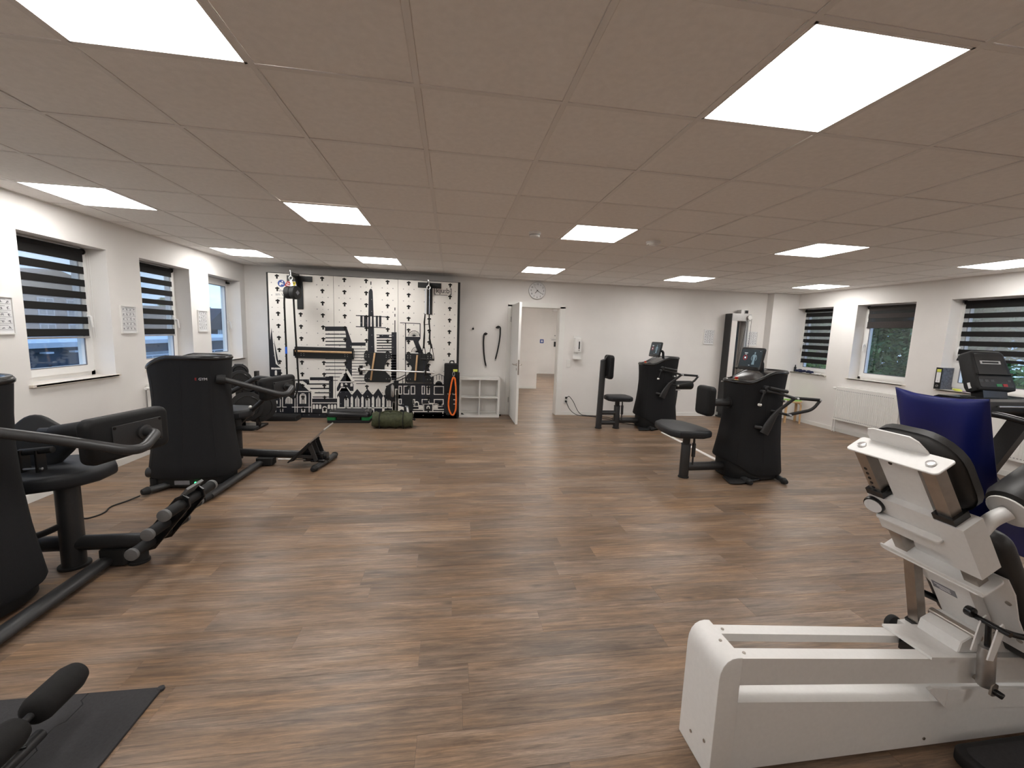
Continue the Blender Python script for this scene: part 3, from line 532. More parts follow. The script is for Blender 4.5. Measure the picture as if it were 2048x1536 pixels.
ART_WHITE=[[(-2968,736),(-2934,737),(-2932,804),(-2934,815),(-2943,821),(-2953,821),(-2962,814),(-2966,803)],[(-3017,243),(-2996,244),(-2994,290),(-2996,297),(-3001,301),(-3008,301),(-3013,297),(-3015,290)],[(-2989,244),(-2967,244),(-2966,290),(-2968,297),(-2973,301),(-2979,301),(-2985,297),(-2987,290)],[(-2960,244),(-2939,244),(-2938,291),(-2939,297),(-2945,302),(-2951,301),(-2957,297),(-2959,290)],[(-2898,399),(-2885,399),(-2891,187),(-2905,187)],[(-2862,399),(-2849,400),(-2856,187),(-2869,187)],[(-3020,193),(-2891,195),(-2891,181),(-3020,180)],[(-2869,195),(-2797,195),(-2798,182),(-2869,181)],[(-3023,99),(-2967,99),(-2966,138),(-2970,156),(-2984,167),(-3001,167),(-3016,156),(-3021,138)],[(-2903,158),(-2888,158),(-2889,104),(-2904,104)],[(-2865,158),(-2853,158),(-2855,105),(-2867,105)],[(-2814,246),(-2702,247),(-2700,312),(-2710,348),(-2737,369),(-2772,369),(-2800,346),(-2812,311)],[(-2637,645),(-2539,645),(-2328,441),(-2391,440),(-2558,606),(-2638,614)],[(-2669,468),(-2383,472),(-2383,458),(-2669,454)],[(-2712,194),(-2392,197),(-2392,184),(-2713,181)],[(-2661,439),(-2648,439),(-2658,97),(-2670,96)],[(-2625,439),(-2612,439),(-2622,97),(-2634,97)],[(-2432,442),(-2419,442),(-2427,98),(-2440,98)],[(-2391,443),(-2378,443),(-2386,99),(-2399,98)],[(-2587,248),(-2477,249),(-2474,377),(-2483,411),(-2510,432),(-2544,432),(-2572,410),(-2584,375)],[(-2560,159),(-2497,159),(-2499,98),(-2562,97)],[(-2381,274),(-1970,278),(-1970,264),(-2382,259)],[(-2372,160),(-2336,161),(-2334,220),(-2338,231),(-2347,238),(-2358,238),(-2367,231),(-2371,219)],[(-2322,161),(-2286,161),(-2284,220),(-2287,231),(-2296,238),(-2308,238),(-2317,231),(-2321,220)],[(-2270,161),(-2233,162),(-2232,221),(-2235,232),(-2244,239),(-2256,239),(-2265,232),(-2269,220)],[(-2125,163),(-2089,163),(-2087,222),(-2091,234),(-2100,241),(-2111,240),(-2120,233),(-2124,222)],[(-2073,163),(-2036,163),(-2035,223),(-2038,234),(-2047,241),(-2059,241),(-2068,234),(-2072,222)],[(-2022,164),(-1985,164),(-1984,223),(-1988,235),(-1997,242),(-2008,242),(-2017,234),(-2021,223)],[(-2218,93),(-2139,94),(-2137,171),(-2144,196),(-2164,211),(-2188,211),(-2209,195),(-2217,170)],[(-1398,1789),(-1375,1790),(-1376,1617),(-1399,1616)],[(-1298,1467),(-1250,1469),(-1250,1446),(-1298,1444)],[(-1086,1475),(-1044,1476),(-1044,1449),(-1086,1448)],[(-1966,561),(-1789,856),(-1825,878),(-2001,584)],[(-1835,855),(-1669,566),(-1632,590),(-1798,879)],[(-1922,650),(-1682,655),(-1683,638),(-1923,634)],[(-1903,561),(-1865,562),(-1864,602),(-1868,614),(-1877,621),(-1889,621),(-1899,613),(-1903,601)],[(-1833,562),(-1795,563),(-1794,603),(-1798,615),(-1807,622),(-1819,622),(-1829,615),(-1833,602)],[(-1743,564),(-1704,565),(-1703,605),(-1707,617),(-1717,624),(-1729,624),(-1738,616),(-1742,604)],[(-1971,394),(-1890,538),(-1904,546),(-1985,403)],[(-1897,533),(-1799,535),(-1798,552),(-1897,550)],[(-1805,538),(-1726,420),(-1712,430),(-1792,548)],[(-1713,419),(-1621,531),(-1634,542),(-1725,430)],[(-1634,531),(-1548,422),(-1535,433),(-1621,542)],[(-1535,422),(-1449,534),(-1462,545),(-1548,433)],[(-1461,534),(-1369,424),(-1357,436),(-1449,545)],[(-1356,424),(-1266,547),(-1279,557),(-1369,435)],[(-1279,547),(-1188,408),(-1174,418),(-1266,557)],[(-1970,85),(-1931,85),(-1927,359),(-1946,397),(-1966,359)],[(-1743,87),(-1703,87),(-1700,362),(-1719,400),(-1740,362)],[(-1565,88),(-1525,88),(-1522,365),(-1542,402),(-1562,364)],[(-1385,89),(-1345,90),(-1343,367),(-1363,405),(-1383,366)],[(-1208,91),(-1167,91),(-1166,369),(-1187,407),(-1207,369)],[(-1026,92),(-985,92),(-985,371),(-1005,410),(-1026,371)],[(-1848,201),(-1776,202),(-1774,332),(-1809,401),(-1846,331)],[(-1667,203),(-1595,204),(-1593,334),(-1629,403),(-1666,334)],[(-1491,205),(-1417,205),(-1417,337),(-1453,405),(-1490,336)],[(-1311,206),(-1237,207),(-1237,339),(-1273,408),(-1310,338)],[(-1132,208),(-1057,209),(-1057,341),(-1094,410),(-1131,340)],[(-1938,193),(-996,202),(-996,184),(-1938,175)],[(-966,522),(-937,523),(-936,89),(-966,88)],[(-310,775),(-217,807),(-136,778),(-134,631),(-308,628)],[(-924,591),(-865,592),(-865,435),(-924,434)],[(-838,592),(-740,594),(-739,437),(-838,435)],[(-713,594),(-636,596),(-635,438),(-712,437)],[(-522,598),(-467,598),(-465,441),(-521,440)],[(-437,594),(-379,595),(-377,439),(-435,438)],[(-307,596),(-129,599),(-127,439),(-306,437)],[(-63,598),(-7,599),(-4,441),(-61,440)],[(23,597),(85,598),(88,440),(26,439)],[(-924,356),(-869,357),(-869,254),(-924,254)],[(-681,354),(-636,355),(-635,247),(-680,246)],[(-520,356),(-386,358),(-385,272),(-519,270)],[(-305,359),(-130,361),(-128,262),(-303,260)],[(-42,357),(7,358),(9,276),(-41,275)],[(27,358),(92,359),(94,264),(29,264)],[(-648,228),(-566,229),(-566,276),(-574,301),(-595,316),(-620,316),(-641,300),(-648,275)],[(-234,232),(-151,233),(-151,280),(-160,305),(-181,321),(-206,320),(-227,305),(-234,279)],[(-646,249),(-485,240),(-485,215),(-670,216)],[(-318,242),(-160,254),(-140,221),(-318,216)],[(-573,211),(-493,212),(-492,179),(-572,178)],[(-313,211),(-229,212),(-228,182),(-312,181)],[(-680,171),(-489,173),(-489,159),(-680,157)],[(-317,175),(-123,176),(-123,162),(-317,160)],[(-515,285),(-294,288),(-294,262),(-514,260)],[(-495,260),(-475,261),(-474,139),(-494,138)],[(-330,262),(-313,262),(-312,140),(-329,140)],[(-432,172),(-374,172),(-375,207),(-380,225),(-395,236),(-413,235),(-427,224),(-433,207)],[(-681,133),(-407,135),(-407,121),(-681,119)],[(-391,135),(-122,137),(-122,123),(-390,121)],[(-670,119),(-655,119),(-655,86),(-669,86)],[(-148,123),(-133,123),(-133,90),(-148,90)],[(-931,236),(-835,206),(-830,136),(-864,166),(-907,145),(-907,90),(-931,89)],[(-972,525),(-934,526),(-933,89),(-972,89)],[(-1033,290),(-987,290),(-987,92),(-1033,92)]]
ART_DETAIL=[[(-2788,352),(-2779,352),(-2782,244),(-2791,244)],[(-2760,353),(-2751,353),(-2754,244),(-2763,244)],[(-2731,353),(-2722,353),(-2725,245),(-2734,245)],[(-2552,423),(-2543,423),(-2547,247),(-2556,246)],[(-2530,423),(-2521,423),(-2526,247),(-2535,247)],[(-2509,424),(-2500,424),(-2504,247),(-2513,247)],[(-2544,161),(-2515,161),(-2516,117),(-2545,117)],[(-2198,120),(-2159,120),(-2158,153),(-2162,166),(-2171,173),(-2183,173),(-2193,165),(-2197,153)],[(-1824,389),(-1817,389),(-1819,198),(-1827,198)],[(-1804,389),(-1797,389),(-1800,198),(-1807,198)],[(-1644,391),(-1636,391),(-1638,199),(-1646,199)],[(-1624,392),(-1616,392),(-1618,200),(-1626,199)],[(-1467,394),(-1460,394),(-1461,201),(-1469,201)],[(-1447,394),(-1440,394),(-1441,201),(-1449,201)],[(-1288,396),(-1281,396),(-1281,203),(-1289,203)],[(-1268,396),(-1260,396),(-1261,203),(-1269,203)],[(-1109,398),(-1102,399),(-1102,204),(-1109,204)],[(-1089,399),(-1081,399),(-1082,205),(-1089,205)],[(-264,793),(-255,793),(-254,708),(-263,707)],[(-219,794),(-210,794),(-209,708),(-218,708)],[(-174,794),(-165,795),(-164,709),(-172,709)],[(-284,643),(-156,645),(-155,626),(-168,664),(-201,687),(-240,687),(-272,662),(-283,624)],[(-910,576),(-879,576),(-879,450),(-910,449)],[(-824,577),(-754,579),(-754,452),(-823,451)],[(-698,580),(-650,580),(-649,453),(-698,452)],[(-508,583),(-481,583),(-480,456),(-506,455)],[(-422,579),(-393,580),(-392,454),(-420,453)],[(-293,581),(-144,584),(-142,454),(-291,452)],[(-48,583),(-21,584),(-19,456),(-46,456)],[(38,582),(70,582),(73,455),(41,455)],[(-910,341),(-884,342),(-883,269),(-909,269)],[(-666,339),(-651,339),(-650,262),(-666,262)],[(-505,341),(-401,342),(-400,287),(-505,286)],[(-290,344),(-144,346),(-143,277),(-289,276)],[(-27,342),(-7,342),(-6,291),(-26,291)],[(43,343),(78,343),(79,280),(44,279)],[(-630,229),(-584,229),(-584,271),(-588,285),(-600,293),(-615,293),(-626,284),(-631,270)],[(-216,233),(-168,233),(-169,275),(-174,289),(-186,298),(-201,298),(-212,289),(-217,274)],[(-416,170),(-390,170),(-390,206),(-393,213),(-399,218),(-407,218),(-414,213),(-416,205)]]

BY = 7.47
t = thing('training_wall','tall black and white peg wall printed with a city skyline','training wall',(-1.48,BY,0))
g = G(); g.box(-3.052,.13,BY,7.80,0,2.444); part('body', g, rubber_m, t, 0)
for x0,x1 in ((-3.022,-1.999),(-1.994,-.938),(-.933,.088)):
    g = G(); g.prism([(x-x0,z) for x,z in ((x0,.0),(x1,.0),(x1,2.429),(x0,2.429))],(x0,BY,.006),(1,0,0),(0,0,1),.010,.002,1); part('panel', g, board_m, t, 0)
def art(polys, y, m, name, lab=None):
    g = G()
    for p in polys:
        g.prism([(x/1000, z/1000) for x,z in p], (0,y,0), (1,0,0), (0,0,1), .0009)
    part(name, g, m, t, 0, label=lab)
art(ART_BLACK, BY-.0095, navyink_m, 'skyline_print', 'black printed city skyline with towers and church')
art(ART_WHITE, BY-.0106, board_m, 'skyline_highlights', 'white windows and outlines of the printed skyline')
art(ART_DETAIL, BY-.0116, navyink_m, 'skyline_details', 'fine black bars inside the printed windows')
TS = [(-.034,.010),(-.030,.024),(-.014,.026),(-.008,.036),(.008,.036),(.014,.026),(.030,.024),(.034,.010),(.030,.002),(.013,.002),(.013,-.036),(-.013,-.036),(-.013,.002),(-.030,.002)]
gg = G().prism(TS,(0,0,0),(1,0,0),(0,0,1),.0008)
tm_ = bpy.data.meshes.new('peg_slot'); tm_.from_pydata(gg.v,[],gg.f); tm_.materials.append(black_m)
dots = G()
for c in range(9):
    cx = -2.882+c*.3544
    for r_ in range(12):
        cz = 2.380-r_*.2023
        if c == 1 and r_ < 3: continue
        o = bpy.data.objects.new('peg_slot', tm_); o.location = (cx+1.48,-.0126,cz); link(o,t)
        for dx, dz, rr in ((-.089,-.10,.0085),(.089,-.10,.0085),(0,-.10,.005)):
            if -3.0 < cx+dx < .07: dots.prism([(rr*math.cos(a),rr*math.sin(a)) for a in [math.pi*k/3 for k in range(6)]],(cx+dx,BY-.0126,cz+dz),(1,0,0),(0,0,1),.0006)
part('screw_holes', dots, ink_m, t, 0, kind='stuff')
text('logo_lettering','[kju:b]',.125,(-.335,BY-.0108,2.245),(1,0,0),(0,0,1),darkink_m,t)

g = G(); g.box(-.325,-.09,BY-.0112,BY-.0102,2.204,2.212); part('logo_rule', g, darkink_m, t, 0)
text('lettering','ther',.062,(-2.86,BY-.0108,2.135),(1,0,0),(0,0,1),ink_m,t)
text('lettering','am Va',.062,(-2.915,BY-.0108,2.075),(1,0,0),(0,0,1),ink_m,t)
g = G(); g.box(-2.885,-2.73,BY-.0112,BY-.0102,2.030,2.035); part('logo_rule', g, ink_m, t, 0)


g = G(); g.prism([(.058*math.cos(a),.058*math.sin(a)) for a in [2*math.pi*k/24 for k in range(24)]],(-2.815,BY-.0106,2.272),(1,0,0),(0,0,1),.0012); st = part('round_sticker', g, blues_m, t, 0, label='blue round safety sticker')
g = G(); g.prism([(-.035,-.03),(-.01,-.035),(0,-.012),(.03,-.02),(.034,-.008),(.0,.012),(-.02,.02),(-.03,.01)],(-2.815,BY-.012,2.272),(1,0,0),(0,0,1),.0008); g.prism([(.012*math.cos(a),.012*math.sin(a)) for a in [2*math.pi*k/10 for k in range(10)]],(-2.80,BY-.012,2.302),(1,0,0),(0,0,1),.0008); part('sticker_figure', g, paper_m, st, 0)
g = G(); g.prism([(-.055,-.03),(.005,-.055),(.055,.03),(-.01,.05)],(-2.715,BY-.0106,2.268),(1,0,0),(0,0,1),.0012); st = part('square_sticker', g, red_m, t, 0, label='red tilted sticker')
g = G(); g.prism([(-.03,-.012),(.025,-.03),(.032,-.018),(-.02,.0)],(-2.715,BY-.012,2.262),(1,0,0),(0,0,1),.0008); g.prism([(-.02,.012),(.02,-.002),(.026,.008),(-.014,.022)],(-2.712,BY-.012,2.268),(1,0,0),(0,0,1),.0008); part('sticker_print', g, paper_m, st, 0)
g = G(); g.prism([(-.045,.035),(.045,.035),(0,-.045)],(-2.62,BY-.0106,2.272),(1,0,0),(0,0,1),.0012); st = part('triangle_sticker', g, yellow_m, t, 0, label='yellow triangle warning sticker')
g = G(); g.prism([(-.012,.012),(.014,.012),(.0,-.012)],(-2.62,BY-.012,2.28),(1,0,0),(0,0,1),.0008); part('sticker_print', g, darkink_m, st, 0)

FY = BY-.0135       # front surface that fittings sit on
# brackets
def bracket(x, label, tip, hx0, hx1):
    t = thing('wall_bracket', label, 'bracket', (x,FY,1.86))
    g = G(); g.prism([(a-x,b) for a,b in ((hx0,2.317),(x-.048,2.317),(x-.048,1.862),(x+.048,1.862),(x+.048,2.317),(hx1,2.317),(hx1,2.408),(hx0,2.408))],(x,FY,0),(1,0,0),(0,0,1),.012,.003,1); part('mounting_plate', g, plate_m, t, 0)
    ax = Vector((tip[0]-x, tip[1]-FY+.012, 0)).normalized(); L = (Vector((tip[0],tip[1]))-Vector((x,FY-.012))).length
    g = G(); g.prism([(0,-.05),(.03,-.35),(.06,-.18),(.14,-.06),(L,-.02),(L,.03),(0,.03)],(x,FY-.012,tip[2]-.02),tuple(ax),(0,0,1),.02,.003,1)
    arm = part('arm', g, gloss_m, t, 0)
    g = G()
    for d in (.09,.14,.19,.24):
        c = Vector((x,FY-.012,tip[2]-.012))+ax*d; nn_ = ax.cross(Vector((0,0,1))); g.cyl(c-nn_*.004,c+nn_*.024,.009,seg=10)
    part('hole', g, alu_m, arm)
    e = Vector((tip[0],tip[1]+.01,tip[2]))
    g = G(); g.cyl(e+Vector((0,0,-.06)),e+Vector((0,0,.03)),.009,seg=10); g.cyl(e+Vector((0,0,.02)),e+Vector((0,0,.035)),.016,seg=8)
    c = e+Vector((0,0,-.088)); g.tube([c+Vector((.027*math.cos(a),0,.03*math.sin(a))) for a in [2*math.pi*k/16 for k in range(17)]], .007, 8, False)
    part('eye_bolt', g, chrome_m, t)
    return t
bracket(-2.527,'black steel wall bracket reaching forward at top left, carrying a pulley',(-2.549,7.12,2.42),-2.727,-2.326)
bracket(-.40,'black steel wall bracket at top right of the skyline board, beside the logo',(-.40,7.13,2.385),-.601,-.20)
t = thing('rope_pulley','black round double rope trainer drum hanging from the left bracket','pulley',(-2.50,7.11,2.0))
g = G(); g.cyl((-2.62,7.13,2.105),(-2.535,7.11,2.105),.098,seg=28,b=.012); part('drum', g, rubber_m, t)
g = G(); g.cyl((-2.515,7.10,2.105),(-2.435,7.07,2.105),.105,seg=28,b=.012); dr = part('drum', g, rubber_m, t)
nz = Vector((.8,-.6,0)).normalized()
g = G(); g.cyl((-2.55,7.11,2.105),(-2.50,7.09,2.105),.06,seg=18); g.bar((-2.549,7.13,2.30),(-2.52,7.11,2.20),.03,.010,(0,1,0)); part('hanger', g, inox_m, t)
g = G(); g.cyl((-2.433,7.0693,2.105),(-2.431,7.0685,2.105),.04,seg=4); part('printed_label', g, ink_m, dr, 0)
t = thing('pull_rope','long black rope loop hanging from the drum down the left of the board','rope',(-2.57,7.1,.4))
g = G(); g.tube(fillet([(-2.575,7.11,2.19),(-2.645,7.12,2.10),(-2.655,7.12,1.95),(-2.652,7.13,1.3),(-2.652,7.13,.62),(-2.62,7.13,.42),(-2.54,7.13,.40),(-2.475,7.13,.62),(-2.50,7.11,1.6),(-2.508,7.10,2.03)],.06), .0135, 10); rp = part('rope', g, black_m, t)
g = G(); g.cyl((-2.652,7.13,1.13),(-2.652,7.13,1.24),.0165,seg=12); part('blue_tape', g, bluep_m, rp)

# stall bar with wooden rod
t = thing('stall_bar','black wall bar with a round beech rod at hip height','wall bar',(-2.15,FY,1.05))
g = G(); g.prism(rrect(.96,.195,.015),(-2.155,FY,1.138),(1,0,0),(0,0,1),.018,.003,1); part('back_board', g, plate_m, t, 0)
for x in (-2.635,-1.695):
    g = G(); g.prism([(-.06,-.055),(.07,-.055),(.07,.06),(-.06,.06)],(x+.01,FY-.05,1.135),(0,1,0),(0,0,1),.02,.004,1); part('end_plate', g, gloss_m, t, 0)
g = G(); g.cyl((-2.62,FY-.055,1.158),(-1.70,FY-.055,1.158),.0175); part('wooden_rod', g, wood_m, t)
for x in (-2.51,-1.80):
    g = G()
    for dx in (-.022,.022):
        for dz in (-.012,.018): g.cyl((x+dx,FY-.018,1.10+dz),(x+dx,FY-.021,1.10+dz),.006,seg=8)
    part('screws', g, alu_m, t)
# two hourglass boards
def hourglass(x0, x1, label):
    cx = (x0+x1)/2; w = (x1-x0)/2; h = .2605
    t = thing('grip_board', label, 'board', (cx,FY,.65), 'dark grip boards on the training wall')
    o = [(-w+.02,-h),(w-.02,-h),(w,-h+.03),(w,-h+.09),(w-.09,-h+.19),(w-.11,-.03),(w-.11,.03),(w-.06,.13),(w,.17),(w,h-.02),(w-.02,h),(-w+.02,h),(-w,h-.02),(-w,.14),(-w+.05,.09),(-w+.10,.02),(-w+.10,-.02),(-w+.05,-h+.17),(-w,-h+.10),(-w,-h+.03)]
    g = G(); g.prism(o,(cx,FY,.9125),(1,0,0),(0,0,1),.022,.004,1); part('board', g, plate_m, t, 0)
    for sx in (-1,1):
        for sz in (-1,1):
            g = G()
            for dx in (-.024,.024):
                for dz in ((-.018,.018) if sz > 0 else (0,)): g.cyl((cx+sx*(w-.055)+dx,FY-.022,.9125+sz*(h-.062)+dz),(cx+sx*(w-.055)+dx,FY-.025,.9125+sz*(h-.062)+dz),.007,seg=8)
            part('screws', g, alu_m, t)
hourglass(-1.504,-1.052,'dark waisted grip board in the middle of the wall, left of the pair')
hourglass(-.797,-.339,'dark waisted grip board below the right bracket, right of the pair')
for p0,p1,lb in (((-1.318,7.395,1.165),(-1.385,7.385,.69),'wooden stick hanging tilted in front of the left grip board'),((-.598,7.395,1.15),(-.632,7.385,.70),'wooden stick hanging in front of the right grip board')):
    t = thing('gymnastic_stick', lb, 'stick', p1, 'wooden sticks on the training wall')
    g = G(); g.cyl(p0,p1,.0155,seg=12,b=.003); part('stick', g, wood_m, t)
    q = Vector(p0)*.85+Vector(p1)*.15
    g = G(); g.cyl(q, (q.x,FY-.0225,q.z), .006, seg=8); part('peg', g, gloss_m, t)
# barbell on two hooks
t = thing('barbell_bar','chrome barbell bar without plates resting on the training wall','barbell',(-.93,7.34,.86))
a, b_ = Vector((-1.60,7.33,.880)), Vector((-.30,7.33,.853)); d = (b_-a)
g = G(); g.cyl(a,b_,.0135,seg=14); part('shaft', g, chrome_m, t)
for k0,k1 in ((0,.09),(.90,1.0)):
    g = G(); g.cyl(a+d*k0,a+d*k1,.019,seg=14,b=.003); part('sleeve', g, chrome_m, t)
for k in (.055,.845):
    g = G(); g.cyl(a+d*(k+.02),a+d*(k+.05),.032,seg=16,b=.004); part('collar', g, chrome_m, t)
for k,lb in ((.03,'black hook holding the left end of the barbell'),(.885,'black hook holding the right end of the barbell')):
    c = a+d*k
    h = thing('bar_hook', lb, 'hook', (c.x,FY,c.z))
    g = G(); f0 = FY-.0226 if k > .5 else FY; g.box(c.x-.028,c.x+.028,f0-.012,f0,c.z-.10,c.z+.06); g.tube(fillet([(c.x,f0-.012,c.z-.036),(c.x,7.33,c.z-.036),(c.x,7.292,c.z-.01),(c.x,7.292,c.z+.035)],.03),.016,10); part('hook', g, gloss_m, h)
# suspension trainer
t = thing('suspension_trainer','black strap suspension trainer hanging from the right bracket','straps',(-.40,7.2,1.1))
for x0,x1,xb in ((-.452,-.462,-.475),(-.385,-.372,-.345)):
    g = G(); g.tube([(x0,7.13,2.27),(x0,7.13,1.86)],.005,8); part('cord', g, litewall_m, t)
    g = G(); g.tube([(x0,7.13,1.86),((x0+x1)/2-.008,7.15,1.72),(x1,7.16,1.58),(x1-.006,7.18,1.45),(xb,7.2,1.28)],[.008,.011,.009,.013,.012],8,flat=(1.2,.5)); part('webbing', g, black_m, t)
    g = G()
    for s in (-1,1): g.tube([(xb,7.2,1.36),(xb+s*.022,7.22,1.24),(xb+s*.045,7.24,1.09)],.006,8)
    part('handle_strap', g, black_m, t)
    g = G(); g.cyl((xb-.05,7.24,1.09),(xb+.05,7.24,1.085),.018,seg=12,b=.003); part('handle_grip', g, rubber_m, t)
g = G(); g.tube([(-.460,7.16,1.68),(-.40,7.155,1.69),(-.378,7.16,1.70)],.005,6); part('stopper', g, black_m, t)
g = G(); g.tube([(-.47,7.24,1.08),(-.47,7.26,.6),(-.475,7.28,.18)],.0035,6); part('thin_cord', g, navy_m, t)
# hanging black bag with orange strap
t = thing('equipment_bag','black upright zip bag hanging at the right edge of the board','bag',(0,7.37,.5))
g = G(); g.rbox(-.125,.118,7.26,FY,.50,1.02,.03,.02); bg = part('bag_body', g, black_m, t)
g = G(); g.tube(fillet([(-.03,7.36,1.015),(-.025,7.36,1.065),(.04,7.36,1.065),(.045,7.36,1.015)],.03),.010,8); part('carry_handle', g, black_m, t)
g = G(); g.box(.03,.105,7.248,7.262,.885,.925); part('tag', g, yel_m, t, 0)
g = G(); g.rbox(.10,.145,7.24,7.36,.74,.87,.015,.01); part('side_pocket', g, black_m, t)
t = thing('carabiner','small steel carabiner clipped to the black bag','carabiner',(.04,7.24,.85))
g = G(); g.tube([(.04+.018*math.sin(a),7.236,.845+.038*math.cos(a)) for a in [2*math.pi*k/16 for k in range(17)]],.004,8,False); part('ring', g, chrome_m, t)
t = thing('strap_loop','long orange webbing loop hanging below the black bag','strap',(.03,7.235,.11))
pts = [(.035,.79),(.065,.77),(.082,.62),(.092,.40),(.088,.20),(.05,.115),(.015,.115),(-.03,.20),(-.044,.33),(-.02,.52),(.008,.70),(.035,.79)]
g = G(); g.tube(fillet([(x,7.232,z) for x,z in pts],.05,4),.014,8,flat=(1,.45)); part('webbing', g, orange_m, t)
# half balance disc
t = thing('half_disc','black half round disc with a grey lever on the board','disc',(-1.02,FY,.47))
g = G(); g.prism([(0,-.17)]+[(-.17*math.sin(a),-.17*math.cos(a)) for a in [math.pi*k/16 for k in range(1,16)]]+[(0,.17)],(-.985,FY,.475),(1,0,0),(0,0,1),.03,.006,2); part('disc', g, rubber_m, t)
g = G(); g.prism(rrect(.055,.215,.025),(-1.022,FY-.03,.50),(1,0,0),(0,0,1),.018,.005,2); g.cyl((-1.022,FY-.04,.61),(-1.022,FY-.07,.61),.012); part('lever', g, alu_m, t)
g = G(); g.tube(fillet([(-.99,7.44,.64),(-.97,7.44,.72),(-.92,7.43,.73),(-.805,7.43,.79)],.04),.007,8); part('cable', g, black_m, t)
# landmine attachment
t = thing('landmine_holder','black plate with a short silver tube, low on the board','holder',(-.74,FY,.2))
g = G(); g.prism(rrect(.145,.29,.01),(-.745,FY,.285),(1,0,0),(0,0,1),.012,.003,1); part('plate', g, plate_m, t, 0)
g = G(); g.cyl((-.77,FY-.02,.215),(-.735,7.36,.02),.024,seg=14,b=.004); part('tube', g, alu_m, t)
g = G(); g.cyl((-.80,FY-.012,.222),(-.755,FY-.05,.222),.012,seg=10); part('pin', g, chrome_m, t)
g = G(); g.prism(rrect(.13,.36,.01),(-.02,FY,.25),(1,0,0),(0,0,1),.010,.003,1); single('lower_plate', g, plate_m, 'dark plain plate on the board behind the orange loop', 'plate', (-.02,FY,.2), ang=0)

# ------------------------------------------------------------------ things along the back wall
t = thing('step_board','low black fitness step with green feet in front of the board','step board',(-1.69,7.22,0))
g = G()
def fr(w,d,z): return [(-1.69+x,7.23+y,z) for x,y in rrect(w,d,.05,5)]
g.loft([fr(.70,.37,.105),fr(.70,.37,.155),fr(.66,.33,.185),fr(.62,.30,.190)]); top = part('platform', g, gloss_m, t)
g = G(); g.rbox(-1.93,-1.45,7.10,7.36,.188,.193,.03,.002); part('grip_mat', g, matg_m, top)

for x in (-1.965,-1.415):
    g = G(); g.rbox(x-.07,x+.07,7.06,7.40,.045,.106,.03,.006); part('riser', g, green_m, t, label='bright green riser')
g = G(); g.rbox(-2.03,-1.35,7.055,7.405,0,.046,.03,.006); part('base', g, rubber_m, t)
g = G(); g.rbox(-1.885,-1.495,7.07,7.39,.046,.106,.02,.004); part('middle_skirt', g, gloss_m, t)
t = thing('power_bag','rolled olive green canvas bag lying before the board','bag',(-.92,6.75,0))
rg = []
for k in range(13):
    u = k/12; x = -1.235+.62*u; rr = .128*(1-.10*abs(2*u-1)**6)+.010*math.sin(k*2.1)
    rg.append([(x+.01*math.sin(3*a+k), 6.76+rr*1.05*math.cos(a)*(1+.06*math.sin(5*a+k*1.7)), max(.002,.125+rr*math.sin(a)*(1+.07*math.sin(4*a+k*2.3)))) for a in [2*math.pi*i/24 for i in range(24)]])
g = G(); g.loft(rg); part('bag_body', g, olive_m, t, 60)
for x in (-1.12,-.755):
    g = G(); g.tube([(x,6.76+.143*math.cos(a),max(.004,.127+.137*math.sin(a))) for a in [2*math.pi*i/28 for i in range(29)]],.012,8,False,flat=(.5,1.6)); part('strap', g, black_m, t)
g = G(); g.tube(fillet([(-1.1,6.70,.255),(-1.02,6.69,.285),(-.86,6.69,.285),(-.78,6.70,.255)],.04),.011,8); part('carry_handle', g, olive_m, t)
for s in (-1,1):
    g = G(); c = (-.925+s*.318,6.76,.14); g.tube([(c[0],c[1]-.06,.15),(c[0]+s*.03,c[1]-.03,.13),(c[0]+s*.03,c[1]+.03,.13),(c[0],c[1]+.06,.15)],.010,8); part('end_handle', g, black_m, t)
t = thing('cube_shelf','low white shelf with four open cubbies beside the board','shelf',(.53,7.72,0))
x0,x1,y0,y1,hh = .152,.905,7.585,7.855,.745
g = G(); g.box(x0,x1,y0,y1,hh-.038,hh); part('top', g, trim_m, t, 0)
g = G(); g.box(x0,x1,y0,y1,0,.038); part('bottom', g, trim_m, t, 0)
for a in (x0,x1-.038): g = G(); g.box(a,a+.038,y0,y1,.038,hh-.038); part('side', g, trim_m, t, 0)
g = G(); g.box(x0+.038,x1-.038,y0+.003,y1,(hh)/2-.008,(hh)/2+.008); part('shelf_board', g, trim_m, t, 0)
g = G(); g.box((x0+x1)/2-.008,(x0+x1)/2+.008,y0+.003,y1,.038,hh-.038); part('divider', g, trim_m, t, 0)
g = G(); g.sph((.20,7.66,.052),.018,1.9,1.1,.75); g.sph((.225,7.655,.046),.012,2.2,1,.6)
single('black_pouch', g, rubber_m, 'small black crumpled pouch in the lower left cubby', 'pouch', (.2,7.66,.038))
g = G(); g.sph((.935,7.70,.02),.02,.8,1,1); single('black_doorstop', g, rubber_m, 'small black doorstop on the floor by the white shelf', 'doorstop', (.935,7.7,0))
for x,z,lb in ((.39,1.65,'empty black wall hook, leftmost above the shelf'),(.63,1.555,'black wall hook holding the lower hanging strap'),(.862,1.69,'black wall hook near the door holding the upper strap')):
    t = thing('wall_hook', lb, 'hook', (x,YB,z), 'wall hooks')
    g = G(); g.cyl((x,YB,z),(x,YB-.035,z),.008,seg=10); g.sph((x,YB-.04,z-.004),.018,1,.8,1.3); part('knob', g, rubber_m, t)
    g = G(); g.cyl((x+.004,YB,z+.045),(x+.004,YB-.004,z+.01),.003,seg=6); part('nail', g, alu_m, t)
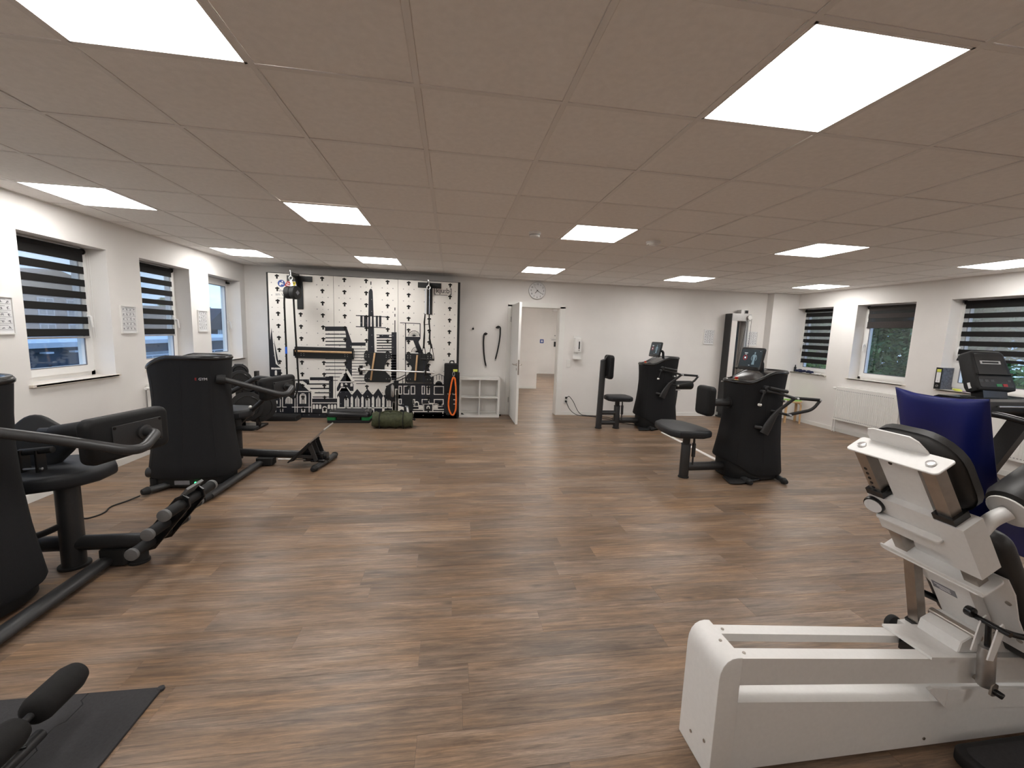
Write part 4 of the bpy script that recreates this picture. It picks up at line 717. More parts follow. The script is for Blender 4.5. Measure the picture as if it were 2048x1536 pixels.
for pts,lb in (([(.66,7.825,1.555),(.625,7.82,1.575),(.597,7.825,1.55),(.592,7.835,1.4),(.605,7.84,1.2),(.625,7.845,1.06),(.652,7.85,.95)],'black rubber strap hanging lower on the wall, left of the pair'),([(.82,7.825,1.675),(.862,7.82,1.71),(.905,7.825,1.69),(.908,7.835,1.55),(.893,7.84,1.40),(.865,7.845,1.23),(.832,7.85,1.085)],'black rubber strap hanging higher on the wall nearer the door')):
    t = thing('rubber_strap', lb, 'strap', pts[3], 'rubber straps on wall hooks')
    g = G(); g.tube(fillet(pts,.05,4),.014,8,flat=(1,.4)); part('strap', g, rubber_m, t)
    e = Vector(pts[-1]); g = G(); g.cyl(e,e+Vector((0,0,-.03)),.012,seg=8); part('end_clip', g, alu_m, t)
# clock
t = thing('wall_clock','round white wall clock with black numerals above the door','clock',(1.59,YB,2.408))
c = Vector((1.59,YB,2.408))
g = G(); g.cyl(c,c+Vector((0,-.035,0)),.163,seg=48,b=.004); part('case', g, alu_m, t)
g = G(); g.cyl(c+Vector((0,-.034,0)),c+Vector((0,-.037,0)),.154,seg=48); fc = part('dial', g, paper_m, t)
for k in range(1,13):
    a = math.radians(90-30*k)
    text('numeral',str(k),.044,(c.x+.122*math.cos(a),YB-.0375,c.z+.122*math.sin(a)-.015),(1,0,0),(0,0,1),darkink_m,fc,'CENTER')
g = G()
for ang,l,w in ((90-30*7-10.5,.065,.009),(90-6*20.5,.105,.007)):
    a = math.radians(ang); d = Vector((math.cos(a),0,math.sin(a))); g.bar(c+Vector((0,-.041,0))-d*.02,c+Vector((0,-.041,0))+d*l,w,.0015,(0,1,0))
part('hands', g, darkink_m, t, 0)
a = math.radians(128); d = Vector((math.cos(a),0,math.sin(a)))
g = G(); g.bar(c+Vector((0,-.044,0))-d*.03,c+Vector((0,-.044,0))+d*.10,.003,.001,(0,1,0)); g.cyl(c+Vector((0,-.038,0)),c+Vector((0,-.047,0)),.008,seg=12); part('second_hand', g, darkink_m, t, 0)
# dispenser, switches, sockets
t = thing('soap_dispenser','white wall dispenser with drip tray right of the door','dispenser',(2.44,YB,1.13))
g = G(); g.rbox(2.375,2.505,7.76,YB,1.26,1.545,.03,.012); bd = part('housing', g, whiteplas_m, t)
g = G(); g.prism(rrect(.022,.15,.008),(2.452,7.7595,1.40),(1,0,0),(0,0,1),.002); part('level_window', g, gloss_m, bd)
g = G(); g.cyl((2.452,7.76,1.305),(2.452,7.756,1.305),.008,seg=10); part('lock', g, gloss_m, bd)
g = G(); g.box(2.365,2.515,YB-.02,YB-.0005,1.13,1.58); part('back_plate', g, whiteplas_m, t)
g = G(); g.rbox(2.36,2.52,7.74,7.85,1.125,1.14,.03,.004); part('drip_tray', g, whiteplas_m, t)
g = G(); g.cyl((2.44,7.79,1.262),(2.44,7.79,1.235),.012,seg=10); part('nozzle', g, whiteplas_m, t)
t = thing('light_switch','white double light switch on the wall beside the door frame','switch',(2.285,YB,.96))
g = G(); g.rbox(2.245,2.325,YB-.010,YB,.955,1.110,.006,.002); part('plate', g, whiteplas_m, t)
for z in (.995,1.07): g = G(); g.box(2.257,2.313,YB-.014,YB-.009,z-.027,z+.027); part('rocker', g, trim_m, t, 0)
t = thing('wall_socket','white double wall socket low beside the door frame','socket',(2.27,YB,.24))
g = G(); g.rbox(2.23,2.31,YB-.010,YB,.235,.395,.006,.002); part('plate', g, whiteplas_m, t)
for z,pts,lb in ((.352,[(2.27,7.82,.352),(2.31,7.80,.40),(2.40,7.80,.30),(2.50,7.79,.10),(2.58,7.78,.02),(2.75,7.76,.008),(3.0,7.70,.008),(3.35,7.2,.008),(3.42,7.05,.008)],'black power cable arching from the upper socket to the floor'),(.278,[(2.27,7.82,.278),(2.275,7.78,.24),(2.33,7.78,.13),(2.42,7.77,.05),(2.52,7.75,.012),(2.75,7.72,.008),(2.98,7.5,.008),(3.2,7.05,.008),(3.36,6.95,.008)],'black power cable drooping from the lower socket to the machine')):
    t = thing('power_cable', lb, 'cable', (2.27,7.82,z), 'cables at the double socket')
    g = G(); g.tube(fillet(pts,.12,5),.006,8); part('cord', g, rubber_m, t)
    g = G(); g.cyl((2.27,YB-.009,z),(2.27,7.82,z),.022,.016,seg=14,b=.003); part('plug', g, rubber_m, t)
# framed exercise sheets
def sheet(o, ex, label):
    o = Vector(o); ex = Vector(ex); ez = Vector((0,0,1)); n = ex.cross(ez)
    t = thing('framed_sheet', label, 'poster', o, 'framed exercise sheets')
    w, h = .232, .308
    g = G()
    for cx,cz,hw,hh in ((0,h/2-.006,w/2,.006),(0,-h/2+.006,w/2,.006),(w/2-.006,0,.006,h/2-.012),(-w/2+.006,0,.006,h/2-.012)): g.obox(o+ex*cx+ez*cz+n*.009,ex,ez,n,hw,hh,.008)
    part('frame', g, whiteplas_m, t, 0)
    g = G(); g.obox(o+n*.006,ex,ez,n,w/2-.012,h/2-.012,.002); part('sheet', g, paper_m, t, 0)
    g = G(); rr = random.Random(int(o.y*1000))
    for r_ in range(5):
        z = h/2-.026-r_*.052
        g.obox(o+ez*(z-.036)+n*.0088,ex,ez,n,w/2-.020,.0012,.0006)
        g.obox(o+ez*z+ex*rr.uniform(-.02,.02)+n*.0088,ex,ez,n,.06,.0016,.0006)
        for c in range(4):
            p = o+ex*(-.075+c*.05)+ez*(z-.019)+n*.0088
            for q in range(4):
                a = rr.uniform(0,3.14); dx = ex*math.cos(a)+ez*math.sin(a); g.obox(p+ex*rr.uniform(-.008,.008)+ez*rr.uniform(-.007,.007),dx,n.cross(dx),n,rr.uniform(.005,.011),.0016,.0006)
    part('printed_figures', g, ink_m, t, 0)
for o,ex,lb in (((XL,3.857,1.592),(0,1,0),'framed exercise sheet on the left wall, cut by the picture edge'),((XL,5.198,1.59),(0,1,0),'framed exercise sheet between the two striped blinds on the left wall'),((XL,6.582,1.605),(0,1,0),'framed exercise sheet left of the far left window'),((5.236,YB,1.655),(1,0,0),'framed exercise sheet on the back wall left of the tall cable tower'),((6.222,YB,1.655),(1,0,0),'framed exercise sheet on the back wall behind the tall cable tower')): sheet(o,ex,lb)
# smoke detectors
for x,y,r_,lb in ((.795,4.16,.060,'white round smoke detector on a ceiling tile, left of the middle panel'),(2.06,4.19,.072,'white flat round detector on the ceiling, right of the middle panel')):
    t = thing('smoke_detector', lb, 'detector', (x,y,H))
    g = G(); g.cyl((x,y,H+.004),(x,y,H-.018),r_,seg=28,b=.004); part('base', g, whiteplas_m, t)
    g = G(); g.cyl((x,y,H-.017),(x,y,H-.048 if r_ < .07 else H-.034),r_*.88,r_*.80 if r_<.07 else r_*.6,seg=28,b=.005); part('head', g, whiteplas_m, t)
    g = G(); g.cyl((x,y,H-.024),(x,y,H-.029),r_*.9,seg=28); part('vent_ring', g, ink_m if r_<.07 else trim_m, t)
# radiators
def radiator(y0, y1, label, side=1, z0=.235, z1=.838, valve=True):
    x0, x1 = (6.965,7.065)
    if side < 0: x0, x1 = -3.555,-3.455
    f = x0 if side > 0 else x1; s = -1 if side > 0 else 1
    t = thing('radiator', label, 'radiator', (f,(y0+y1)/2,z0))
    g = G(); g.box(min(f,f-s*.02),max(f,f-s*.02),y0,y1,z0,z1-.02); fp = part('front_panel', g, trim_m, t, 0)
    g = G(); n = int((y1-y0)/.033)
    for k in range(n):
        y = y0+.03+k*(y1-y0-.06)/(n-1); g.cyl((f+s*.0005,y,z0+.05),(f+s*.0005,y,z1-.075),.0065,seg=8)
    part('ribs', g, trim_m, fp)
    g = G()
    for k in range(n):
        y = y0+.03+k*(y1-y0-.06)/(n-1)
        for z in (z0+.035,z1-.060): g.box(min(f,f+s*.002),max(f,f+s*.002),y-.008,y+.008,z-.004,z+.004)
    part('spot_welds', g, ink_m, fp, 0)
    g = G(); g.box(x0,x1,y0-.004,y1+.004,z1-.02,z1)
    for k in range(16): 
        y = y0+.05+k*(y1-y0-.1)/15; g.box(x0+.02,x1-.02,y-.012,y+.012,z1,z1+.002)
    part('top_grille', g, trim_m, t, 0)
    for y in (y0-.004,y1): g = G(); g.box(x0,x1,y,y+.004,z0+.01,z1-.02); part('side_cover', g, trim_m, t, 0)
    g = G(); b = x1 if side > 0 else x0
    g.box(min(b,b+s*.02),max(b,b+s*.02),y0+.03,y1-.03,z0+.01,z1-.03); part('rear_panel', g, trim_m, t, 0)
    if valve:
        xm = (x0+x1)/2; yv = y1 if side > 0 else y0; q = 1 if side > 0 else -1
        g = G(); g.cyl((xm,yv,z1-.04),(xm,yv+q*.05,z1-.04),.016,seg=12); g.cyl((xm,yv+q*.04,z1-.04),(xm,yv+q*.10,z1-.035),.022,.018,seg=14,b=.004); part('thermostat_valve', g, whiteplas_m, t)
        g = G()
        for d in (.0,.05): g.tube(fillet([(xm,yv-q*(.02-d),z0+.03),(xm,yv+q*(.03-d),z0+.02),(xm,yv+q*(.03-d),0)],.03),.009,8)
        part('pipes', g, whiteplas_m, t)
radiator(5.50,6.52,'white ribbed panel radiator under the half shaded right window')
radiator(3.15,4.22,'white panel radiator behind the treadmill, mostly hidden', valve=False)
radiator(5.38,6.42,'white panel radiator on the left wall hidden by the near machine',-1)
# stool
t = thing('wooden_stool','small beech stool with green seat in the back right corner','stool',(6.80,7.31,0))
g = G(); g.cyl((6.82,7.31,.415),(6.82,7.31,.45),.175,seg=32,b=.006); st = part('seat', g, wood_m, t)
g = G(); g.cyl((6.82,7.31,.4495),(6.82,7.31,.453),.165,seg=32); part('green_top', g, mat('lime_green_felt',(.25,.50,.10),.8,nscale=30,nvar=.1), st)
for a in (20,110,200,290):
    c, s_ = math.cos(math.radians(a)), math.sin(math.radians(a))
    g = G(); g.tube(fillet([(6.82+c*.06,7.31+s_*.06,.405),(6.82+c*.175,7.31+s_*.175,.405),(6.82+c*.185,7.31+s_*.185,0)],.07),.017,8,flat=(.8,1.5)); part('leg', g, wood_m, t)
# things on the right window sills
g = G(); g.cyl((7.15,7.68,1.003),(7.15,7.68,1.10),.022,seg=14,b=.004); g.cyl((7.15,7.68,1.10),(7.15,7.68,1.145),.012,.008,seg=12)
single('spray_bottle', g, rubber_m, 'small black bottle on the sill beside the corner pillar', 'bottle', (7.15,7.68,1.0))
g = G()
for k in range(9):
    a = k*.9; g.sph((7.14+.03*math.sin(a*1.7),7.62-.045*k,1.028+.008*math.sin(a*2.3)),.032+.006*math.sin(a),1.25,1.15,.9,10,6)
single('navy_cloth', g, navy_m, 'crumpled navy cloth strap lying on the back window sill', 'cloth', (7.14,7.45,1.0), ang=60)
g = G(); g.box(7.10,7.17,7.12,7.22,1.003,1.012); g.tube([(7.12,7.10,1.01),(7.14,7.06,1.02),(7.12,7.03,1.01)],.008,8)
single('paper_note', g, paper_m, 'small white pad beside the navy cloth on the sill', 'note', (7.13,7.15,1.0))
t = thing('lever_binder','black spined ring binder standing upright on the window sill','binder',(7.13,5.03,1.0))
g = G(); g.prism([(-.10,0),(.10,0),(.10,.315),(-.10,.315)],(7.16,5.075,1.003),(1,0,0),(0,0,1),.004); g.prism([(-.10,0),(.10,0),(.10,.315),(-.10,.315)],(7.16,4.999,1.003),(1,0,0),(0,0,1),.004); cov = part('cover', g, lid_m, t, 0)
g = G(); g.box(7.058,7.062,4.995,5.075,1.003,1.318); sp = part('spine', g, gloss_m, t, 0, label='black spine with white label')
g = G(); g.box(7.0565,7.058,5.008,5.062,1.10,1.25); part('spine_label', g, paper_m, sp, 0)
g = G(); g.box(7.0562,7.0578,5.008,5.062,1.255,1.295); part('label_stripe', g, yel_m, sp, 0)
g = G(); g.tube([(7.056,5.035+.014*math.cos(a),1.05+.014*math.sin(a)) for a in [2*math.pi*k/14 for k in range(15)]],.0025,6,False); part('finger_ring', g, alu_m, sp)
text('label_mark','1',.03,(7.0563,5.043,1.115),(0,-1,0),(0,0,1),darkink_m,sp)
g = G(); g.box(7.07,7.25,5.0,5.07,1.012,1.30); part('sheets', g, paper_m, t, 0)
g = G()
for k in range(3): g.tube([(7.10+.028*math.cos(a),4.81+k*.012-.012+.04*math.sin(a),1.012+k*.008) for a in [2*math.pi*i/16 for i in range(17)]],.007,8,False)
single('yellow_band_roll', g, yel_m, 'yellow green coiled band on the sill beside the binder', 'band', (7.1,4.81,1.0))
g = G(); g.tube([(7.09,4.74,1.008),(7.10,4.70,1.010),(7.09,4.63,1.008)],.007,8,flat=(.8,1.8)); single('purple_band', g, purple_m, 'short dark purple band on the sill beside the blue cup', 'band', (7.09,4.68,1.0))
t = thing('blue_cup','bright blue plastic cup on the sill behind the treadmill','cup',(7.12,4.60,1.0))
g = G(); g.loft([[(7.12+r_*math.cos(a),4.60+r_*math.sin(a),z) for a in [2*math.pi*k/24 for k in range(24)]] for r_,z in ((.030,1.003),(.038,1.006),(.046,1.085),(.046,1.095),(.043,1.095),(.036,1.012))],True,True); part('cup_body', g, bluep_m, t)

# ------------------------------------------------------------------ strength machines with a charcoal tower
ring_m = mat('grey_end_ring', (.13,.13,.13), .45, nscale=20, nvar=.06)
def sm(a, b, x):
    k = max(0, min(1, (x-a)/(b-a))); return k*k*(3-2*k)
def tower(t, cx, cy, raised):
    """shrouded tower; low operating end towards -x, high end towards +x"""
    N = 44
    zt = (lambda dx: 1.120+.120*sm(-.22,.10,dx)) if raised else (lambda dx: 1.105+.135*sm(-.44,-.07,dx))
    zb = lambda dx: .105
    if raised: zb = lambda dx: .07+.17*(1-sm(-.42,-.02,dx))
    prof = ((0,.372,.255),(.02,.380,.265),(.12,.368,.25),(.3,.345,.228),(.5,.328,.212),(.7,.322,.205),(.85,.329,.207),(.95,.338,.212),(1,.342,.215))
    def ring(a, b, f):
        o = []
        for k in range(N):
            q = 2*math.pi*k/N; c, s = math.cos(q), math.sin(q)
            x = a*math.copysign(abs(c)**.72, c); y = b*math.copysign(abs(s)**.72, s)
            o.append((cx+x, cy+y, f(x)))
        return o
    g = G(); g.loft([ring(a,b,(lambda x,k=k: zb(x)+k*(zt(x)-zb(x)))) for k,a,b in prof], True, True)
    sh = part('tower_shroud', g, shroud_m, t, 50)
    g = G()
    for x0 in (-.29,.02,.30): 
        o = []
        for k, a, b in prof[1:-1]:
            yy = -b*(1-abs(x0/.385)**(2/.72))**(.72/2)
            o.append((cx+x0*a/.385, cy+yy-.0005, zb(x0)+k*(zt(x0)-zb(x0))))
        g.tube(o,.0014,5)
    part('seam', g, rubber_m, sh)
    g = G(); g.loft([ring(.342*k,.215*k,(lambda x,h=h: zt(x)+h)) for k,h in ((1.0,-.004),(1.025,.004),(1.03,.018),(1.01,.030),(.97,.036),(.93,.034),(.90,.024),(.5,.022),(.05,.022))], True, True)
    cap = part('top_cap', g, gloss_m, t, 45)
    g = G(); g.tube([p for p in ring(.342*.985,.215*.985,lambda x: zt(x)+.034)]+[ring(.342*.985,.215*.985,lambda x: zt(x)+.034)[0]],.0045,6,False); part('rim_trim', g, steel_m, cap)
    g = G(); 
    g.loft([ring(.325,.236,lambda x:.022),ring(.332,.243,lambda x:.03),ring(.332,.243,lambda x:max(.06,zb(x)+.012))])
    part('base_plinth', g, rubber_m, t, 50)
    return sh, cap, zt
def foot_bar(t, p0, p1, r=.034, cap=True):
    g = G(); g.tube([p0,p1],r,14,flat=(.85,1.1)); b = part('foot_bar', g, steel_m, t)
    g = G(); d = (Vector(p1)-Vector(p0)).normalized(); g.cyl(Vector(p1)-d*.005,Vector(p1)+d*.06,r*1.12,r*.8,seg=14,b=.012); part('rubber_end', g, rubber_m, b)
def console(t, cap, cx, cy, zt, fig, tilt):
    # screen on a curved neck, facing the seat and the viewer's side
    n = Vector(tilt).normalized(); ex = Vector((0,0,1)).cross(n).normalized(); ey = n.cross(ex)
    c = Vector((cx-.085,cy,1.398))
    g = G(); g.prism(rrect(.345,.265,.024),c-n*.026,ex,ey,.026,.006,2); sc = part('screen_housing', g, gloss_m, t)
    g = G(); g.prism(rrect(.315,.205,.006),c+ey*.010+n*.0002,ex,ey,.0012); dp = part('display', g, screen_m, sc, 0)
    o = c+ey*.010+n*.0016
    g = G()
    for x,y,w,h in ((-.085,.055,.05,.006),(-.085,.040,.028,.003),(-.085,-.0,.022,.020),(-.0,-.085,.02,.003),(.125,.082,.008,.003)): g.obox(o+ex*x+ey*y,ex,ey,n,w/2,h/2,.0004)
    part('display_text', g, scrw_m, dp, 0)
    g = G(); g.tube([o+ex*(-.085+.028*math.cos(a))+ey*(.028*math.sin(a)) for a in [2*math.pi*k/24 for k in range(25)]],.0016,6,False); part('display_ring', g, scrr_m, dp)
    g = G()
    P = lambda pts: g.prism(pts,o+ex*.05,ex,ey,.0005)
    P([(.010*math.cos(a),.060+.013*math.sin(a)) for a in [2*math.pi*k/10 for k in range(10)]]); P([(-.005,.052),(.005,.052),(.006,.042),(-.006,.042)])
    P([(-.022,.040),(.022,.040),(.018,.0),(.014,-.03),(.02,-.075),(-.02,-.075),(-.014,-.03),(-.018,.0)])
    for s in (-1,1): P([(s*.024,.038),(s*.034,.024),(s*.044,-.005),(s*.030,-.030),(s*.026,-.026),(s*.036,-.004),(s*.028,.018),(s*.020,.028)])
    part('display_figure', g, scrb_m, dp, 0)
    g = G(); g.tube(fillet([c-n*.02-ey*.02,c-n*.10,Vector((cx+.07,cy,1.36)),Vector((cx+.08,cy,1.24))],.06),.022,14)
    part('screen_neck', g, gloss_m, t)
    k = Vector((cx-.27,cy-.04,zt(-.27)+.022))
    g = G(); g.cyl(k,k+Vector((0,0,.018)),.024,seg=20,b=.003); kb = part('stop_base', g, gold_m, cap)
    g = G(); g.cyl(k+Vector((0,0,.018)),k+Vector((0,0,.046)),.015,.021,seg=18,b=.005); part('stop_button', g, red_m, cap, label='red stop button')
def nearside_levers(t, cx, cy, dy):
    y = cy-.245+dy
    P = lambda x,z,d=0: Vector((cx+x, y+d, z))
    g = G(); g.cyl(P(-.04,1.085,.04),P(-.04,1.085,-.015),.030,seg=16,b=.004); g.cyl(P(-.075,1.045,.04),P(-.075,1.045,-.015),.022,seg=14,b=.004); part('lever_hub', g, steel_m, t)
    g = G(); g.tube([P(-.055,1.06,-.01),P(.10,1.035,-.02),P(.28,.985,-.03)],.017,12); lv = part('lever_arm', g, steel_m, t)
    g = G(); g.cyl(P(-.03,1.092,-.03),P(.18,1.055,-.05),.019,seg=14,b=.004); part('hand_grip', g, rubber_m, t)
    g = G(); g.tube([P(-.075,1.05,-.01),P(-.125,.905,-.02)],.009,10); l2 = part('release_rod', g, rubber_m, t)
    g = G(); g.cyl(P(-.140,.905,-.02),P(-.105,.900,-.02),.015,seg=12,b=.004); part('white_knob', g, whiteplas_m, l2, label='white end knob')
    g = G(); g.cyl(P(-.115,.645,.03),P(-.06,.64,-.02),.020,seg=12,b=.004); part('pivot_pin', g, steel_m, t)
    g = G(); g.tube(fillet([P(-.03,.575,-.02),P(.03,.72,-.03),P(.09,.83,-.035),P(.29,.985,-.04)],.12,8),(.056,.020),14,flat=(1,.38)); part('curved_link', g, steel_m, t)
    g = G(); g.tube([P(.29,.985,-.04),P(.575,.972,-.07)],.018,12); gb = part('cross_grip', g, rubber_m, t)
    g = G(); g.tube(fillet([P(.585,.97,-.07),P(.50,.86,-.07),P(.22,.795,-.045)],.16,8),.019,12,flat=(1,.6)); part('lower_link', g, steel_m, t)
    g = G(); g.tube([P(.08,.825,.05),P(.22,.795,-.04)],.014,10); part('stub_axle', g, rubber_m, t)
    g = G()
    for x,z in ((.29,.985),(.575,.972),(.22,.795),(.14,.955)): g.cyl(P(x,z,-.09),P(x,z,-.03),.014,seg=12,b=.003)
    part('joint_bolts', g, chrome_m, t)
def gas_seat(t, x, y, pad, z=.50, post=.42):
    g = G(); g.cyl((x,y,.012),(x,y,.40),.052,seg=22,b=.003); g.cyl((x,y,.39),(x,y,.405),.056,seg=22,b=.003); part('seat_post', g, steel_m, t)
    g = G(); g.cyl((x,y,0),(x,y,.014),.060,seg=22,b=.003); part('rubber_foot', g, rubber_m, t)
    g = G(); g.cyl((x,y,.40),(x,y,z+.01),.040,seg=20); part('seat_stem', g, steel_m, t)
    g = G(); g.cyl((x+.088,y-.02,.14),(x+.085,y-.02,.27),.010,seg=10); g.cyl((x+.088,y-.02,.25),(x+.085,y-.02,.41),.021,seg=14,b=.003); g.cyl((x+.085,y-.02,.41),(x+.08,y-.02,z+.005),.012,seg=12); part('gas_strut', g, steel_m, t)
    g = G(); g.prism(pad,(0,0,z),(1,0,0),(0,1,0),.085,.028,4); part('seat', g, seat_m, t)
# machine near right (pushed pad at the left of its tower)
def right_machine(cx, cy, label):
    t = thing('strength_machine', label, 'exercise machine', (cx,cy,0), 'charcoal strength machines')
    sh, cap, zt = tower(t, cx, cy, True)
    g = G(); g.tube([(cx-.79,cy-.03,.125),(cx-.28,cy-.01,.125)],.050,16); part('floor_beam', g, steel_m, t)
    g = G(); g.prism([(-.36,-.10),(-.42,-.31),(-.30,-.33),(-.02,-.26),(.08,-.18),(-.1,-.05)],(cx,cy,.028),(1,0,.05),(0,1,0),.014,.003,1); part('foot_plate', g, rubber_m, t)
    foot_bar(t,(cx-.18,cy-.12,.036),(cx-.19,cy-.30,.036))
    foot_bar(t,(cx+.30,cy-.05,.040),(cx+.245,cy-.31,.038))
    foot_bar(t,(cx+.30,cy+.05,.040),(cx+.245,cy+.31,.038))
    foot_bar(t,(cx-.18,cy+.12,.036),(cx-.19,cy+.30,.036))
    nearside_levers(t, cx, cy, .0)
    text('lettering','EGYM',.026,(cx+.20,cy-.205,1.055),(1,.12,0),(0,0,1),alu_m,t)
    return t, cap, zt
D, capD, ztD = right_machine(3.52, 4.33, 'charcoal strength machine nearest on the right with a chest pad and low bench seat')
console(D, capD, 3.52, 4.33, ztD, 0, (-1,-.05,.18))
g = G(); g.tube([(2.93,4.28,.885),(3.22,4.31,.885)],.042,16); part('pad_arm', g, steel_m, D)
g = G(); g.tube([(3.19,4.31,.885),(3.20,4.31,.885)],.066,18); part('arm_socket', g, rubber_m, D)
g = G(); g.prism(rrect(.26,.335,.05,5),(2.93,4.27,.912),(0,-1,0),(0,0,1),.105,.035,4); part('chest_pad', g, pad_m, D)
gas_seat(D, 2.70, 4.29, [(2.44,4.20),(2.50,4.10),(2.78,4.07),(2.90,4.13),(2.93,4.24),(2.92,4.42),(2.86,4.66),(2.78,4.76),(2.62,4.78),(2.50,4.68),(2.44,4.45)], .505)
C_, capC, ztC = right_machine(3.64, 6.85, 'charcoal strength machine standing farther back with an upright backrest post')
console(C_, capC, 3.64, 6.85, ztC, 1, (-1,-.05,.18))
g = G(); g.loft([[(2.555+x,6.74+y,.012) for x,y in rrect(.10,.10,.045,5)],[(2.575+x,6.74+y,1.20+.35*x) for x,y in rrect(.10,.10,.045,5)]]); part('back_post', g, steel_m, C_)
g = G(); g.cyl((2.555,6.74,0),(2.555,6.74,.014),.060,seg=22,b=.003); part('rubber_foot', g, rubber_m, C_)
g = G(); g.bar((2.60,6.74,1.19),(2.66,6.74,1.27),.05,.03); g.box(2.622,2.640,6.71,6.77,.92,1.24); g.box(2.60,2.63,6.72,6.76,1.0,1.06); part('pad_bracket', g, steel_m, C_)
g = G(); g.prism(rrect(.30,.41,.06,5),(2.635,6.74,1.075),(0,1,0),(0,0,1),.085,.03,4); part('back_pad', g, pad_m, C_)
g = G(); g.tube([(2.58,6.74,.275),(2.86,6.74,.275)],.040,14); g.tube([(2.58,6.74,.10),(2.86,6.74,.10)],.040,14); part('link_tube', g, steel_m, C_)
gas_seat(C_, 2.875, 6.74, [(2.66+x,6.74+y) for x,y in ((0,-.10),(.06,-.17),(.36,-.20),(.43,-.15),(.45,0),(.43,.15),(.36,.20),(.06,.17),(0,.10))], .495)
# roller pad stand behind it
t = thing('roller_pad_stand','black roller pad on a dark post behind the farther right machine','exercise machine',(4.06,7.15,0))
g = G(); g.cyl((3.92,7.10,.735),(4.50,7.16,.735),.083,seg=24,b=.018); part('roller_pad', g, pad_m, t)
g = G(); g.cyl((4.49,7.16,.735),(4.57,7.17,.735),.008,seg=8); part('axle', g, chrome_m, t)
g = G(); g.prism([(-.06,0),(.06,0),(.10,.66),(-.10,.66)],(4.12,7.18,.0),(1,0,0),(0,0,1),.06,.01,2); part('post', g, gloss_m, t)
g = G(); g.rbox(4.0,4.26,7.09,7.2,.635,.662,.03,.006); part('bracket_plate', g, alu_m, t)
g = G(); g.cyl((4.02,7.05,.58),(4.02,7.14,.58),.024,seg=12,b=.004); g.cyl((4.02,7.05,.50),(4.02,7.14,.50),.022,seg=12,b=.004); g.tube([(4.00,7.06,.44),(4.03,7.05,.06)],.011,10); part('fittings', g, chrome_m, t)
g = G(); g.rbox(3.98,4.26,7.0,7.3,0,.02,.03,.004); part('base_plate', g, gloss_m, t)
# cable duct on the floor
g = G(); g.loft([[(3.555,6.42,0),(3.605,6.42,0),(3.597,6.42,.012),(3.563,6.42,.012)],[(3.515,4.70,0),(3.565,4.70,0),(3.557,4.70,.012),(3.523,4.70,.012)]])
single('cable_duct', g, grid_m, 'pale grey cable duct on the floor linking the two right machines', 'cable duct', (3.56,5.5,0), ang=0)

# ---- left machines
def left_machine(cx, cy, label):
    t = thing('strength_machine', label, 'exercise machine', (cx,cy,0), 'charcoal strength machines')
    sh, cap, zt = tower(t, cx, cy, False)
    text('lettering','E',.034,(cx+.145,cy-.2135,1.050),(1,.10,0),(0,0,1),red_m,t,label='reddish first letter')
    text('lettering','GYM',.034,(cx+.176,cy-.2105,1.050),(1,.13,0),(0,0,1),paper_m,t)
    g = G(); g.prism(rrect(.13,.040,.004),(cx+.0,cy-.2425,.068),(1,0,0),(0,0,1),.003); part('type_label', g, ink_m, t)
    g = G(); g.sph((cx+.115,cy-.243,.066),.008); part('indicator_light', g, led_m, t, label='green indicator light')
    return t, cap, zt
def crunch_pad(t, l, r_, z0, z1, arm, top_arm, axis_mid):
    l = Vector(l); r_ = Vector(r_); ex = (r_-l); w = ex.length; ex.normalize(); ez = Vector((0,0,1)); n = ex.cross(ez)   # n faces the viewer
    tl = .02
    c = (l+r_)/2+Vector((0,0,(z0+z1)/2)); h = z1-z0
    ex2 = (ex+Vector((0,0,tl))).normalized(); ey2 = n.cross(ex2)
    g = G(); g.prism(rrect(w,h,.045,5),c-n*.085,ex2,ey2,.085,.028,4); pd = part('chest_pad', g, pad_m, t)
    g = G(); g.prism(rrect(w*.62,h*.55,.006),c+ex2*.03+n*.0,ex2,ey2,.006,.001,1); bp = part('back_plate', g, steel_m, pd)
    g = G()
    for sx in (-1,1):
        for sy in (-1,1): p = c+ex2*(.03+sx*w*.285)+ey2*(sy*h*.23); g.cyl(p+n*.005,p+n*.009,.008,seg=8)
    part('bolts', g, gloss_m, bp)
    q = c+ex2*.06
    g = G(); g.cyl(q+n*.004,q+n*.022,.044,seg=20,b=.004); part('arm_flange', g, steel_m, pd)
    g = G(); g.tube(fillet(arm+[tuple(q+n*.09),tuple(q+n*.01)],.10,8),.027,16); part('pad_arm', g, steel_m, t)
    if top_arm: g = G(); g.tube(fillet(top_arm,.08,6),.026,14); part('far_pad_arm', g, steel_m, t)
    return c, n
# B
B_, capB, ztB = left_machine(-2.52, 4.42, 'charcoal strength machine farther left with a footrest and green light')
crunch_pad(B_,(-1.895,4.50,0),(-1.745,4.95,0),.805,1.042,[(-2.23,4.32,1.06),(-1.91,4.465,.935),(-1.70,4.53,.86)],[(-2.50,5.05,.80),(-2.30,5.05,.92),(-2.20,5.04,.985),(-2.02,4.98,.985),(-1.93,4.85,.97)],0)
g = G(); g.cyl((-2.245,4.30,1.055),(-2.18,4.34,1.045),.046,seg=18,b=.004); part('arm_socket', g, rubber_m, B_)
g = G(); g.tube(fillet([(-2.40,5.05,.46),(-2.30,5.05,.575),(-2.14,5.02,.72),(-2.05,4.98,.84)],.06),.026,14); part('seat_brace', g, steel_m, B_)
g = G(); g.prism([(-2.86,4.92),(-2.80,4.83),(-2.46,4.78),(-2.31,4.84),(-2.25,4.97),(-2.27,5.12),(-2.36,5.24),(-2.60,5.28),(-2.82,5.22)],(0,0,.53),(1,0,0),(0,1,0),.10,.034,4); part('seat', g, seat_m, B_)
g = G(); g.sph((-2.275,5.03,.645),.018); part('seat_button', g, whiteplas_m, B_)
